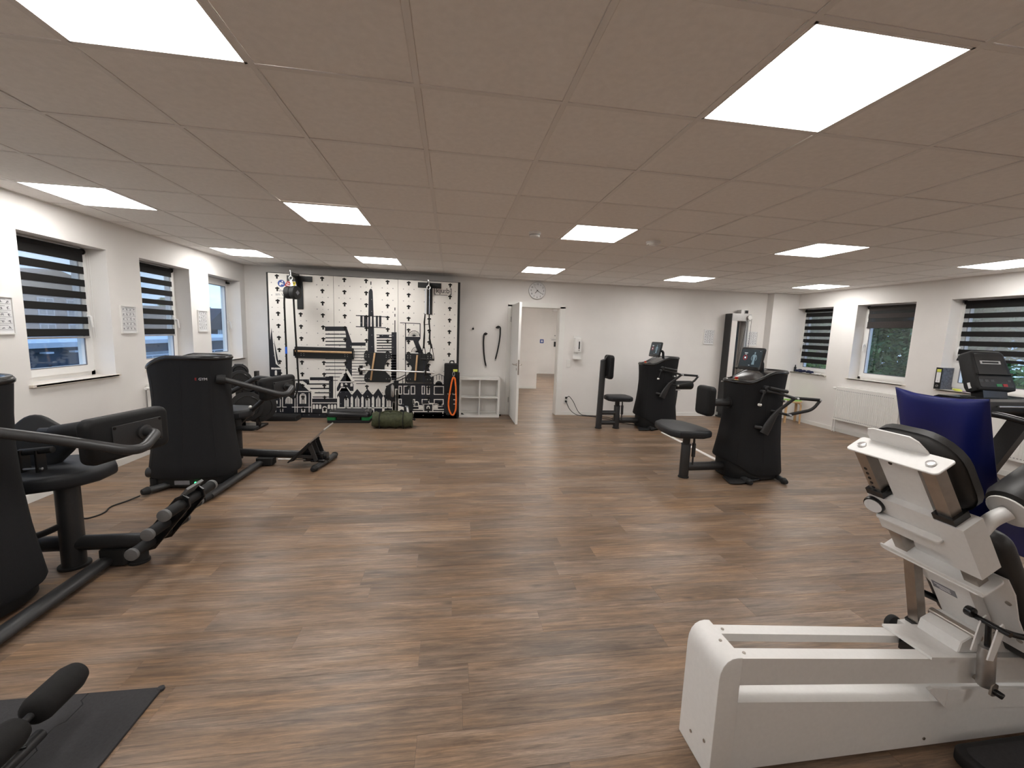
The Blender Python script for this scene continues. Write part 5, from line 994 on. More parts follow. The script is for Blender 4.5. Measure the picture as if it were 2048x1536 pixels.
g = G(); g.rbox(-2.40,-2.18,4.88,5.02,.40,.43,.03,.006); part('under_seat_tray', g, rubber_m, B_)
g = G(); g.cyl((-2.42,5.0,.05),(-2.42,5.0,.54),.055,seg=20); part('seat_post', g, steel_m, B_)
g = G(); g.tube([(-2.52,4.97,.135),(-1.405,4.90,.105)],.044,16); part('foot_rail', g, steel_m, B_)
g = G(); g.rbox(-2.16,-1.98,4.83,4.95,.015,.095,.02,.006); part('rail_block', g, rubber_m, B_)
g = G(); g.cyl((-1.92,4.83,.085),(-1.62,4.81,.085),.010,seg=10); part('chrome_rod', g, chrome_m, B_)
g = G(); g.rbox(-1.66,-1.44,4.83,4.95,.055,.145,.015,.008); part('sliding_carriage', g, gloss_m, B_)
g = G(); g.cyl((-1.56,4.80,.075),(-1.41,4.79,.075),.016,seg=12,b=.003); part('lock_lever', g, gloss_m, B_)
ax = Vector((.62,0,.60)).normalized()
def footplate(t, p, L, w, y):
    up = Vector((-ax.z,0,ax.x)); b0 = Vector((p[0],y,p[1]))
    g = G(); g.obox(b0+ax*(L*.30)+up*.008,ax,(0,1,0),up,L*.30,w/2,.008); pl = part('foot_plate', g, rubber_m, t, 0)
    g = G(); g.obox(b0+ax*(L*.80)+up*.008,ax,(0,1,0),up,L*.20,w/2,.007); part('foot_plate_edge', g, alu_m, pl, 0, label='pale grey upper edge of the foot plate')
    for s in (-1,0,1):
        for poly in ([(0,0),(L*.60,0),(L*.60,-.02),(L*.08,-.022)],[(L*.47,-.018),(L*.58,-.018),(L*.43,-.19),(L*.35,-.19)],[(L*.16,-.018),(L*.26,-.018),(L*.42,-.115),(L*.40,-.15)]):
            g = G(); g.prism(poly,b0+Vector((0,s*w*.36,0)),tuple(ax),tuple(up),.012,.002,1); part('plate_rib', g, steel_m, pl, 0)
footplate(B_, (-1.77,.075), .54, .36, 4.89)
g = G(); g.tube([(-1.43,4.905,.085),(-1.44,4.905,.05)],.045,12); part('foot_joint', g, gloss_m, B_)
foot_bar(B_,(-1.43,4.92,.036),(-1.475,4.66,.036)); foot_bar(B_,(-1.43,4.88,.036),(-1.40,5.14,.036))
g = G(); g.tube([(-2.115,4.98,.045),(-2.145,3.90,.040)],.036,14,flat=(.8,1.25)); part('base_bar', g, steel_m, B_)
g = G(); g.cyl((-2.145,3.92,.042),(-2.150,3.82,.040),.036,.03,seg=14,b=.008); part('rubber_end', g, rubber_m, B_)
foot_bar(B_,(-2.60,4.30,.042),(-2.735,4.07,.040))
g = G(); g.cyl((-2.68,4.27,.155),(-2.86,4.25,.15),.050,seg=16,b=.014); part('side_stop', g, steel_m, B_)
g = G(); g.cyl((-2.79,4.24,.03),(-2.79,4.24,.10),.040,seg=16); g.cyl((-2.79,4.24,0),(-2.79,4.24,.03),.044,seg=16,b=.003); part('side_foot', g, rubber_m, B_)
# A
A_, capA, ztA = left_machine(-2.63, 2.42, 'charcoal strength machine cut by the left picture edge, with roller footrest')
crunch_pad(A_,(-1.92,2.45,0),(-1.798,2.90,0),.792,1.052,[(-2.28,2.27,1.05),(-1.97,2.38,.962),(-1.70,2.49,.865)],[(-2.60,2.98,.86),(-2.40,2.98,.87),(-2.1,2.98,.92),(-1.99,2.86,.95)],0)
g = G(); g.cyl((-2.30,2.25,1.045),(-2.235,2.29,1.035),.050,seg=18,b=.004); part('arm_socket', g, rubber_m, A_)
g = G(); g.cyl((-2.50,2.95,.845),(-2.33,2.97,.875),.062,seg=18,b=.006); part('thigh_roller', g, rubber_m, A_)
g = G(); g.prism(rrect(.36,.34,.09,5),(-2.68,3.06,.74),(1,-.10,-.62),(.5,.45,.75),.07,.025,4); part('back_pad', g, pad_m, A_)
for x in (-2.585,-2.50):
    g = G(); g.prism([(-.035,-.13),(.035,-.13),(.03,.13),(-.03,.13)],(x,2.84,.655),(0,1,0),(0,0,1),.016,.004,1); part('grip_bracket', g, gloss_m, A_)
g = G(); g.cyl((-2.60,2.84,.765),(-2.42,2.84,.785),.021,seg=14,b=.004); g.cyl((-2.60,2.82,.56),(-2.44,2.82,.575),.034,seg=14,b=.005); part('hand_grip', g, rubber_m, A_)
g = G(); g.cyl((-2.64,2.82,.665),(-2.47,2.82,.67),.008,seg=8); part('pivot_bolt', g, chrome_m, A_)
g = G(); g.prism([(-2.90,2.82),(-2.82,2.70),(-2.48,2.64),(-2.27,2.76),(-2.21,2.90),(-2.22,3.04),(-2.32,3.16),(-2.58,3.22),(-2.86,3.12)],(0,0,.555),(1,0,0),(0,1,0),.092,.032,4); part('seat', g, seat_m, A_)
g = G(); g.cyl((-2.39,2.87,.016),(-2.39,2.87,.56),.060,seg=22); part('seat_post', g, steel_m, A_)
g = G(); g.cyl((-2.39,2.87,0),(-2.39,2.87,.018),.080,seg=22,b=.004); part('rubber_foot', g, rubber_m, A_)
g = G(); g.tube(fillet([(-2.60,2.78,.225),(-2.48,2.80,.26),(-2.40,2.83,.30)],.05),.020,12); part('side_lever', g, steel_m, A_)
g = G(); g.tube([(-2.60,2.87,.155),(-1.98,2.88,.155)],.048,16); part('foot_rail', g, steel_m, A_)
g = G(); g.rbox(-2.22,-2.06,2.82,2.94,.015,.12,.02,.006); part('rail_block', g, rubber_m, A_)
g = G(); g.cyl((-2.03,2.89,.015),(-2.03,2.89,.12),.050,seg=20); g.cyl((-2.03,2.89,0),(-2.03,2.89,.018),.058,seg=20,b=.003); part('end_foot', g, rubber_m, A_)
g = G(); g.tube([(-2.185,2.95,.048),(-2.155,2.02,.042)],.040,14,flat=(.75,1.25)); part('base_bar', g, steel_m, A_)
g = G(); g.cyl((-2.155,2.06,.05),(-2.15,1.95,.048),.046,.036,seg=14,b=.012); part('rubber_end', g, rubber_m, A_)
foot_bar(A_,(-2.60,2.30,.042),(-2.735,2.07,.040))
cx = [(-1.905,.177),(-1.81,.300),(-1.713,.420)]
for k,(x,z) in enumerate(cx):
    g = G(); g.cyl((x,2.655,z),(x,3.16,z),.034,seg=18,b=.003); ro = part('foot_roller', g, pad_m, A_)
    for ya, yb in ((2.645,2.668),(3.145,3.170)): g = G(); g.cyl((x,ya,z),(x,yb,z),.0375,seg=18,b=.003); part('end_ring', g, ring_m, ro)
d3 = Vector((cx[2][0]-cx[0][0],0,cx[2][1]-cx[0][1])).normalized(); u3 = Vector((-d3.z,0,d3.x))
for y in (2.83,2.99):
    g = G(); g.prism([(-.07,-.02),(-.03,-.05),(.33,-.05),(.37,-.01),(.37,.03),(.32,.055),(.0,.055),(-.05,.03)],(cx[0][0],y,cx[0][1]),tuple(d3),tuple(u3),.014,.003,1); part('ladder_plate', g, gloss_m, A_, 0)
g = G(); g.obox(Vector((cx[2][0],2.91,cx[2][1]))+d3*.055+u3*.035,d3,(0,1,0),u3,.045,.085,.008); part('ladder_head', g, ring_m, A_, 0)
g = G(); g.tube([(-1.985,2.9,.15),(-1.90,2.9,.18)],.03,12); part('ladder_joint', g, gloss_m, A_)
t = thing('power_cable','black power cable trailing on the floor between the two left machines','cable',(-2.8,3.6,0))
g = G(); g.tube(fillet([(-2.772,4.01,.012),(-2.81,3.90,.006),(-2.86,3.80,.006),(-2.80,3.66,.006),(-2.86,3.55,.006),(-3.0,3.66,.006),(-3.15,3.85,.006)],.1,5),.006,8); part('cord', g, rubber_m, t)

# weight plates on a rack in the back left corner
t = thing('plate_rack','black upright weight plate rack in the back left corner','rack',(-3.12,6.75,0))
g = G(); g.box(-3.24,-3.15,6.72,6.80,.03,.98); g.box(-2.96,-2.92,6.70,6.78,.03,.88); part('upright', g, gloss_m, t, 0)
g = G(); g.rbox(-3.35,-2.88,6.55,6.95,0,.03,.02,.004); part('base_frame', g, gloss_m, t)
g = G(); g.box(-3.15,-2.96,6.73,6.77,.55,.60); part('cross_tube', g, gloss_m, t, 0)
for c in ((-3.14,6.66,.875),(-3.10,6.58,.745),(-3.04,6.62,.35),(-2.93,6.74,.33)):
    d = Vector((-.55,1,0)).normalized(); c = Vector(c); g = G(); g.cyl(c+d*.045,c+d*.16,.014,seg=12); part('peg', g, alu_m, t)
for n_,(c,r_,w,d) in enumerate((((-3.14,6.66,.875),.115,.035,(.55,-1,0)),((-3.10,6.58,.745),.155,.04,(.55,-1,0)),((-3.02,6.62,.68),.10,.035,(.55,-1,0)),((-3.04,6.62,.35),.225,.04,(.55,-1,0)),((-2.93,6.74,.33),.245,.035,(.55,-1,0)))):
    d = Vector(d).normalized(); c = Vector(c)
    lb = ('small round black weight plate at the top of the corner rack','large round black weight plate below the topmost one on the rack','small black weight plate half hidden at the right of the upper rack','large black weight plate low on the corner rack, nearest','largest black weight plate low on the rack at the back')[n_]
    p = thing('weight_plate', lb, 'weight plate', c, 'weight plates on the corner rack')
    g = G(); g.cyl(c-d*w/2,c+d*w/2,r_,seg=32,b=.012); pp_ = part('plate', g, rubber_m, p)
    g = G(); e = d.cross(Vector((0,0,1)))
    g.tube([c+d*(w/2+.002)+(e*math.cos(a)+Vector((0,0,1))*math.sin(a))*r_*.72 for a in [2*math.pi*k/24 for k in range(25)]],.006,6,False)
    part('raised_rim', g, gloss_m, pp_)
    g = G(); g.cyl(c-d*(w/2+.02),c+d*(w/2+.015),.026,seg=16,b=.003); part('hub', g, gloss_m, p)
g = G(); g.prism([(-.33,.0),(.33,.0),(.32,.075),(.30,.085),(-.24,.09),(-.27,.075)],(-2.88,7.44,0),(1,0,0),(0,0,1),.26,.02,3)
single('floor_bag', g, black_m, 'flat black padded bag lying on the floor before the left end of the board', 'bag', (-2.88,7.3,0))

# tall cable tower on the back wall
t = thing('cable_tower','tall slim cable pulley tower with dark side and silver head against the back wall','cable tower',(5.75,7.75,0))
g = G(); g.box(5.555,5.575,7.66,7.855,.10,2.14); part('side_panel', g, steel_m, t, 0)
g = G(); g.box(5.575,5.70,7.665,7.855,.10,2.14); part('cover_panel', g, grid_m, t, 0)
g = G(); g.box(5.70,5.76,7.68,7.85,.12,1.98); part('guide_column', g, gloss_m, t, 0)
g = G(); g.box(5.575,5.99,7.66,7.85,2.0,2.145); g.cyl((5.955,7.655,2.07),(5.955,7.66,2.07),.05,seg=20); hd = part('head', g, alu_m, t, 0)
g = G(); g.box(5.79,5.86,7.70,7.84,2.145,2.225); g.box(5.86,5.94,7.69,7.84,2.145,2.225); part('head_box', g, alu_m, t, 0)
g = G(); g.box(5.868,5.932,7.685,7.69,2.155,2.215); part('head_window', g, gloss_m, t, 0)
g = G(); g.box(5.92,5.955,7.70,7.85,.10,2.0); g.box(5.965,5.985,7.70,7.85,.10,2.0); part('rail', g, alu_m, t, 0)
g = G(); g.cyl((5.94,7.65,2.07),(5.94,7.62,2.07),.045,seg=24,b=.004); part('pulley', g, whiteplas_m, t)
for pts in ([(5.90,7.635,2.06),(5.78,7.66,1.10)],[(5.985,7.635,2.06),(5.985,7.66,.35)]):
    g = G(); g.tube(pts,.004,6); part('cable', g, gloss_m, t)
g = G(); g.box(5.60,5.95,7.62,7.855,0,.10); g.box(5.545,6.02,7.58,7.855,0,.03); part('base', g, steel_m, t, 0)
g = G(); g.cyl((5.72,7.68,1.05),(5.72,7.58,1.05),.012,seg=10); g.sph((5.72,7.57,1.05),.022); part('pop_pin', g, gloss_m, t)
g = G(); g.cyl((5.555,7.72,.76),(5.53,7.72,.76),.012,seg=10); g.sph((5.525,7.72,.76),.018); part('side_knob', g, alu_m, t)

# ------------------------------------------------------------------ white leg press, near right
t = thing('leg_press','white leg press bench with reclined steel post backrest, nearest on the right','leg press',(1.9,1.29,0))
LP = t
CY = 1.29
zr = lambda x: .473-.090*(x-1.035)
zl = lambda x: .297-.100*(x-1.035)
def wedge(g, x0, x1, y0, y1, lo, hi):
    r = [[(x,y0,lo(x)),(x,y1,lo(x)),(x,y1,hi(x)),(x,y0,hi(x))] for x in (x0,x1)]
    g.loft([q[::-1] for q in r])
XE = 3.05
g = G(); wedge(g,1.037,XE,1.202,1.376,lambda x:.012,zl); part('base_beam', g, whitemetal_m, t, 0)
g = G(); wedge(g,1.037,XE,1.202,1.252,lambda x:zr(x)-.106,zr); r1 = part('near_rail', g, whitemetal_m, t, 0)
g = G(); wedge(g,1.037,XE,1.326,1.376,lambda x:zr(x)-.032,zr); part('far_rail', g, whitemetal_m, t, 0)
g = G(); o = [(.955,0),(.955,.40),(.958,.43),(.967,.455),(.981,.473),(1.0,.483),(1.02,.486),(1.040,.484),(1.040,0)]
g.prism([(x,z) for x,z in o],(0,1.388,.002),(1,0,0),(0,0,1),.200,.004,2); ec = part('end_cap', g, whitemetal_m, t, 30)
g = G(); o2 = [(x*.985+.0148 if x < 1 else x, z) for x,z in o]
for x,y,z in ((1.012,1.275,.486),):
    g.cyl((x,y,z-.004),(x,y,z+.003),.006,seg=10)
g.cyl((.956,1.31,.075),(.952,1.31,.075),.006,seg=10); g.cyl((.956,1.23,.12),(.952,1.23,.12),.006,seg=10)
part('cap_screws', g, inox_m, ec)
g = G()
for x,y in ((1.075,1.228),(1.075,1.35)): g.cyl((x,y,zr(x)-.004),(x,y,zr(x)+.003),.006,seg=10)
g.cyl((1.90,1.203,.045),(1.90,1.199,.045),.006,seg=10)
part('rail_screws', g, inox_m, r1)
# carriage
g = G(); wedge(g,1.86,2.55,1.195,1.383,lambda x:zr(x)+.001,lambda x:zr(x)+.012); wedge(g,1.95,2.55,1.185,1.199,lambda x:zl(x)-.012,lambda x:zr(x)-.118); part('carriage', g, whitemetal_m, t, 0)
g = G(); g.prism([(1.86,zl(1.86)+.065),(1.95,zl(1.95)-.012),(1.96,zl(1.96)-.012),(1.96,zr(1.96)-.118),(1.88,zr(1.88)-.112)],(0,1.199,0),(1,0,0),(0,0,1),.012); part('carriage_skirt', g, whitemetal_m, t, 0)
g = G(); wedge(g,1.875,1.90,1.256,1.322,lambda x:zr(x)-.05,zr); part('carriage_bumper', g, gloss_m, t, 0)
# reclined backrest frame: d runs down along the posts, N points to the sitter's side
HX, HZ = 1.655, 1.195
dv = Vector((.539,0,-.842)).normalized(); Nv = Vector((.842,0,.539)).normalized(); yv = Vector((0,1,0))
P = lambda s, n, y: Vector((HX,0,HZ))+dv*s+Nv*n+yv*y
def slab(g, s0,s1,n0,n1,y0,y1): g.obox(P((s0+s1)/2,(n0+n1)/2,(y0+y1)/2),dv,yv,Nv,(s1-s0)/2,(y1-y0)/2,(n1-n0)/2)
g = G(); g.prism(rrect(.090,.328,.016),P(.004,.005,CY-.012),Nv,yv,.008,.002,1); hp = part('head_plate', g, whitemetal_m, t)
g = G()
for y in (1.158,1.402): g.cyl(P(-.004,.0,y),P(-.013,.0,y),.015,seg=18,b=.003)
part('plate_bolts', g, chrome_m, hp)
g = G(); g.prism([(-.10,0),(-.105,.03),(-.095,.058),(-.07,.066),(.06,.066),(.085,.05),(.105,.012),(.107,0)],P(-.002,.048,1.30),(0,-1,0),-dv,.007,.0015,1); part('head_tab', g, whitemetal_m, hp)
for y,nm in ((1.158,0),(1.402,1)):
    g = G(); slab(g,.006,.53,-.0225,.0225,y-.0225,y+.0225); po = part('steel_post', g, inox_m, t, 0)
    if nm:
        g = G()
        for k in range(5): c = P(.10+.024*k,-.0215,y+.004); g.cyl(c,c-Nv*.0025,.0065,seg=10)
        part('pin_holes', g, gloss_m, po)
    g = G(); slab(g,.205,.232,-.034,.034,y-.034,y+.034); part('post_collar', g, gloss_m, t, 0)
g = G(); slab(g,.235,.42,-.030,.040,1.118,1.44)
part('clamp_beam', g, whitemetal_m, t, 0)
g = G(); slab(g,.233,.455,-.038,.048,1.100,1.188); part('clamp_end', g, whitemetal_m, t, 0)
g = G(); slab(g,.455,.462,-.03,.04,1.108,1.182); slab(g,.42,.428,-.026,.036,1.37,1.43); part('lower_collar', g, gloss_m, t, 0)
g = G(); g.prism(rrect(.03,.235,.014),P(.335,-.045,1.30),Nv,yv,.012,.004,2); part('grip_ledge', g, whitemetal_m, t)
g = G(); slab(g,.010,.27,.0,.055,1.215,1.355); part('centre_box', g, whitemetal_m, t, 0)
g = G(); c = P(.05,-.0005,1.31); g.cyl(c,c-Nv*.002,.007,seg=10); part('cable_hole', g, gloss_m, t)
kd = Vector((-.84,-.22,-.42)).normalized(); kb = Vector((1.802,1.425,.952))
g = G(); g.cyl(kb+kd*-.08,kb,.014,seg=14); part('knob_stem', g, whitemetal_m, t)
g = G(); g.cyl(kb,kb+kd*.022,.022,.034,seg=22); g.cyl(kb+kd*.02,kb+kd*.045,.037,seg=26,b=.006); kn = part('star_knob', g, gloss_m, t)
g = G(); g.cyl(kb+kd*.0445,kb+kd*.047,.031,seg=24); part('knob_disc', g, paper_m, kn)
g = G(); g.prism(rrect(.11,.36,.02),P(.535,.0,CY-.005),Nv,yv,.008,.002,1); g.prism(rrect(.028,.36,.01),P(.523,-.052,CY-.005),dv,yv,.006,.0015,1); part('lip_plate', g, whitemetal_m, t)
g = G(); slab(g,.27,.88,.012,.056,1.215,1.365); part('centre_spine', g, whitemetal_m, t, 0)
g = G(); g.prism([(.53,-.185),(.60,-.19),(.74,-.17),(.93,-.17),(.93,.10),(.80,.12),(.70,.185),(.53,.17)],P(0,.058,CY),dv,yv,.008,.002,1); part('wing_plate', g, whitemetal_m, t)
g = G()
for s,y in ((.66,1.13),(.86,1.14),(.66,1.44)): c = P(s,.058,y); g.cyl(c,c-Nv*.004,.009,seg=12)
part('wing_bolts', g, inox_m, t)
g = G(); g.obox(P(.705,.0115,1.315),dv,yv,Nv,.018,.042,.0008); lb = part('type_label', g, ink_m, t, 0)
g = G()
for k in range(3): g.obox(P(.697+.008*k,.0102,1.32-.004*k),dv,yv,Nv,.0012,.028-.004*k,.0004)
part('label_lines', g, paper_m, lb, 0)
g = G(); g.prism([(2.02,zr(2.02)+.012),(2.30,zr(2.30)+.012),(2.25,.455),(2.10,.475),(2.03,.44)],(0,1.37,0),(1,0,0),(0,0,1),.150,.004,1); part('hinge_block', g, whitemetal_m, t, 0)
g = G(); g.cyl((2.09,1.205,.462),(2.09,1.375,.462),.016,seg=16); part('hinge_axle', g, inox_m, t)
# far steel strut with its foot
g = G(); g.bar((2.084,1.415,.39),(1.979,1.415,.785),.042,.042,(1,0,0)); part('steel_strut', g, inox_m, t, 0)
g = G(); g.bar((2.094,1.415,.372),(2.085,1.415,.393),.06,.06,(1,0,0)); g.cyl((1.977,1.388,.79),(1.977,1.442,.79),.018,seg=14); part('strut_collar', g, gloss_m, t)
g = G(); g.box(2.03,2.20,1.374,1.45,.325,.368); part('strut_base', g, whitemetal_m, t, 0)
g = G(); g.cyl((1.979,1.30,.788),(1.979,1.39,.79),.013,seg=12); part('strut_pin', g, whitemetal_m, t)
g = G(); g.cyl((2.02,1.45,.345),(2.02,1.475,.345),.035,seg=22,b=.006); part('wheel', g, rubber_m, t)
g = G(); g.tube(fillet([(2.22,1.44,.46),(2.15,1.455,.49),(2.11,1.46,.505)],.03),.015,12); part('far_lever', g, gloss_m, t)
# gas spring on the near side
g = G(); g.cyl((2.048,1.165,.56),(2.062,1.165,.465),.009,seg=12); part('gas_rod', g, gloss_m, t)
g = G(); g.cyl((2.062,1.165,.468),(2.088,1.165,.300),.026,seg=20,b=.003); part('gas_cylinder', g, alu_m, t)
g = G(); g.cyl((2.088,1.20,.305),(2.088,1.165,.300),.010,seg=12); g.prism(rrect(.03,.05,.01),(2.09,1.145,.30),(1,0,0),(0,0,1),.008); part('lower_pin', g, inox_m, t)
for k,gg in enumerate((G().cyl((2.088,1.150,.298),(2.10,1.115,.290),.012,seg=12,b=.004),G().cyl((2.045,1.21,.565),(2.045,1.10,.565),.010,seg=12),G().cyl((2.03,1.20,.58),(2.03,1.225,.58),.02,seg=12,b=.004),G().tube(fillet([(2.05,1.14,.56),(2.10,1.12,.545),(2.22,1.10,.525)],.03),.011,10))):
    part(('release_knob','fork_axle','fork_knob','release_lever')[k], gg, gloss_m, t)
for y in (1.135,1.185): g = G(); g.prism([(-.014,-.11),(.014,-.11),(.018,.02),(0,.04),(-.018,.02)],(2.05,y,.545),(1,0,-.2),(.2,0,1),.005); part('fork_plate', g, whitemetal_m, t, 0)
# cushions
def cushion(name, s0,s1,n0,n1,y0,y1,m,r,b):
    g = G(); g.prism([(c+(s0+s1)/2,a+(y0+y1)/2) for a,c in rrect(y1-y0,s1-s0,r,6)],P(0,n1 if SG<0 else n0,0),dv,yv,n1-n0,b,5)
    return part(name, g, m, t, 60)
SG = dv.cross(yv).dot(Nv)
cushion('headrest', -.055,.29,.058,.140,1.125,1.445,leather_m,.12,.055)
cushion('back_cushion', .37,1.02,.072,.15,1.10,1.47,leather_m,.06,.035)
g = G(); g.rbox(2.28,2.75,1.08,1.50,.37,.47,.06,.03); part('seat_cushion', g, leather_m, t)
for y,full in ((1.125,True),(1.462,False)):
    g = G(); g.tube(fillet([P(.31,.04,y),P(.29,.10,y),P(.28,.15,y-(.02 if full else -.02))],.04),.024,14); part('shoulder_arm', g, whitemetal_m, t)
    if full:
        c = P(.278,.15,y-.02)
        g = G(); g.cyl(c,c+Nv*.008,.062,seg=28,b=.003); part('shoulder_disc', g, whitemetal_m, t)
        g = G(); g.cyl(c+Nv*.009,c+Nv*.36,.082,seg=28,b=.03); part('shoulder_pad', g, leather_m, t)
g = G(); g.box(2.75,3.05,1.15,1.43,.29,.40); part('front_block', g, whitemetal_m, t, 0)
# blue vinyl cushion leaning behind the headrest
def bluecover():
    g = G(); NU, NV = 17, 15; rings = []
    for k in range(NV):
        w_ = math.sin(math.pi/2*k/(NV-1))**.8; z = .70+.72*w_; th = .085*math.sqrt(max(.0,1-w_**10))*(.75+.25*math.sin(math.pi*min(1,w_*1.1)))+.004
        o = []
        for side in (0,1):
            for i in range(NU):
                u = i/(NU-1) if side == 0 else 1-i/(NU-1)
                y = 1.235+.325*u-.012*math.sin(math.pi*w_)*(1 if u > .5 else -1)*0+(.012*(w_-.5)*(1 if u > .5 else -1))
                edge = max(0.0, 1-abs(2*u-1)**5)
                sag = .018*math.sin(math.pi*u)*w_
                x = 2.21-.24*w_+(th*edge*(.5 if side else -.5))+.006*math.sin(9*u+5*w_)+(.002 if side else -.002)
                o.append((x, y, z-sag*(1 if w_>.8 else .0)))
        rings.append(o)
    g.loft(rings); return g
BC = thing('blue_cushion','royal blue vinyl cushion standing upright behind the leg press headrest','cushion',(2.05,1.4,.95))
part('cushion_body', bluecover(), blue_m, BC, 70)
g = G(); g.prism([(0,0),(.16,.02),(.30,-.20),(.22,-.17),(.02,-.12)],(2.02,1.21,.99),(.92,-.1,-.1),(0,0,1),.012,.003,1); part('hanging_flap', g, blue_m, BC)
# black step plate at the lower right
t = thing('black_floor_pad','thick black rubber pad on the floor in the lower right corner','pad',(2.3,.95,0))
g = G(); g.rbox(1.965,2.75,.72,1.165,0,.055,.045,.012); part('pad_body', g, rubber_m, t)
g = G(); g.rbox(1.99,2.72,.745,1.14,.054,.058,.035,.001); part('top_mat', g, matg_m, t)

# ------------------------------------------------------------------ treadmill at the right window
t = thing('treadmill','black treadmill with tilted console by the right window','treadmill',(5.43,3.0,0))
g = G(); g.rbox(5.08,5.78,1.75,3.55,.10,.20,.05,.02); part('deck', g, gloss_m, t)
g = G(); g.rbox(5.18,5.68,1.78,3.45,.199,.206,.03,.003); part('running_belt', g, rubber_m, t)
for x in (5.08,5.70): g = G(); g.rbox(x,x+.08,1.8,3.5,.20,.225,.02,.006); part('side_rail', g, steel_m, t)
g = G(); g.loft([[(5.04+.78*a,y,z) for a in (0,1)]+[(5.04+.78*a,y2,z) for a in (1,0)] for y,y2,z in ((3.42,4.02,.06),(3.42,4.02,.20),(3.50,3.98,.30),(3.58,3.90,.34))]); part('motor_hood', g, gloss_m, t, 20)
for x in (5.06,5.74):
    g = G(); g.bar((x+.03,3.62,.10),(x+.03,3.28,1.03),.085,.16,(0,1,0)); part('upright', g, steel_m, t, 0)
    g = G(); g.tube(fillet([(x+.03,3.34,.98),(x+.03,3.10,1.0),(x+.03,2.75,.95)],.08),.03,12); part('handrail', g, gloss_m, t)
for y in (1.85,3.85):
    g = G(); g.box(5.12,5.20,y-.05,y+.05,0,.10); g.box(5.66,5.74,y-.05,y+.05,0,.10); part('feet', g, rubber_m, t, 0)
g = G(); g.loft([[(x,y,z) for x,y in ((5.0,yy0),(5.86,yy0),(5.86,yy1),(5.0,yy1))] for yy0,yy1,z in ((3.28,3.50,.95),(3.20,3.56,1.01),(3.20,3.58,1.105),(3.24,3.54,1.125))]); dash = part('dash_tray', g, gloss_m, t, 20)
g = G(); g.cyl((5.13,3.38,1.124),(5.13,3.38,1.132),.055,seg=24); g.cyl((5.73,3.38,1.124),(5.73,3.38,1.132),.055,seg=24); part('cup_holders', g, rubber_m, dash)
g = G(); g.tube([(5.22,3.19,1.06),(5.85,3.19,1.06)],.008,8); part('silver_strip', g, alu_m, dash)
tn = Vector((-.10,-1,.42)).normalized(); tex = Vector((0,0,1)).cross(tn).normalized(); tey = tn.cross(tex)
c = Vector((5.43,3.42,1.385))
g = G(); g.prism([(-.20,-.20),(.20,-.20),(.215,-.15),(.185,.19),(.15,.22),(-.15,.22),(-.185,.19),(-.215,-.15)],c-tn*.12,tex,tey,.125,.02,3); co = part('console_housing', g, rubber_m, t, 50)
g = G(); g.prism(rrect(.31,.22,.02),c+tex*0+tey*.075+tn*.004,tex,tey,.004,.001,1); part('dark_window', g, gloss_m, co)
g = G(); 
for dx,dy,w,h in ((0,.105,.22,.008),(0,.078,.22,.008),(-.10,.092,.02,.030),(.10,.092,.02,.030)): g.obox(c+tex*dx+tey*dy+tn*.009,tex,tey,tn,w/2,h/2,.0015)
part('display_bezel', g, alu_m, co, 0)
g = G(); g.obox(c+tey*-.035+tn*.016,tex,tey,tn,.185,.008,.014); part('book_ledge', g, gloss_m, co, 0)
g = G(); g.prism(rrect(.36,.115,.02),c+tey*-.115+tn*.004,tex,tey,.006,.002,1); part('key_panel', g, gloss_m, co)
for dx,w,m_,nm in ((.02,.055,green_m,'start_key'),(.085,.045,red_m,'stop_key')):
    g = G(); g.obox(c+tex*dx+tey*-.150+tn*.0105,tex,tey,tn,w/2,.014,.002); part(nm, g, m_, co, 0)
g = G()
for dx in (-.16,-.10,-.04,.14): g.obox(c+tex*dx+tey*-.105+tn*.0105,tex,tey,tn,.018,.012,.001)
part('keys', g, steel_m, co, 0)
g = G(); g.obox(c-tex*.2135-tey*.14-tn*.06,tn,tey,tex,.012,.03,.002); part('side_sticker', g, paper_m, co, 0)
g = G(); g.bar(c-tn*.07-tey*.16,(5.43,3.40,1.11),.30,.10,(0,1,0)); part('console_neck', g, gloss_m, t, 0)

# ------------------------------------------------------------------ lower left: foam mat and roller support
t = thing('foam_mat','dark grey interlocking foam mat in the lower left corner','mat',(-1.7,1.4,0))
def teeth(x, y0, y1, n, a):
    o = []
    for k in range(n):
        ya = y0+(y1-y0)*k/n; dy = (y1-y0)/n
        o += [(x,ya),(x,ya+dy*.2),(x+a,ya+dy*.3),(x+a,ya+dy*.7),(x,ya+dy*.8)]
    return o
Y1 = 1.812
def tile(x0, x1, y0, y1, name, tl, tr):
    L = teeth(x0, y0, y1, 6, .022) if tl else [(x0,y0)]
    Rr = teeth(x1, y0, y1, 6, .022) if tr else [(x1,y0)]
    out = L+[(x0,y1),(x1,y1)]+[(x,y) for x,y in Rr[::-1]]
    g = G(); g.prism(out,(0,0,0),(1,0,0),(0,1,0),.012,.0016,1); return part(name, g, matg_m, t, 30)
tile(-1.505,-1.222,.66,Y1,'mat_edge_tile',True,False)
tile(-2.10,-1.5065,.66,Y1,'mat_tile',False,True)
g = G(); g.cyl((-1.228,1.808,0),(-1.228,1.808,.013),.014,seg=14,b=.002); part('corner_tab', g, matg_m, t)
t = thing('foam_roller_support','black foam roller leg support on a grey tube, in the lower left corner','roller support',(-1.45,1.2,.012))
g = G(); g.tube([(-1.436,1.505,.21),(-1.4362,1.515,.21),(-1.437,1.535,.21),(-1.44,1.66,.21),(-1.4405,1.69,.21),(-1.4408,1.702,.21)],[.030,.046,.054,.054,.044,.022],24); part('foam_roller', g, black_m, t)
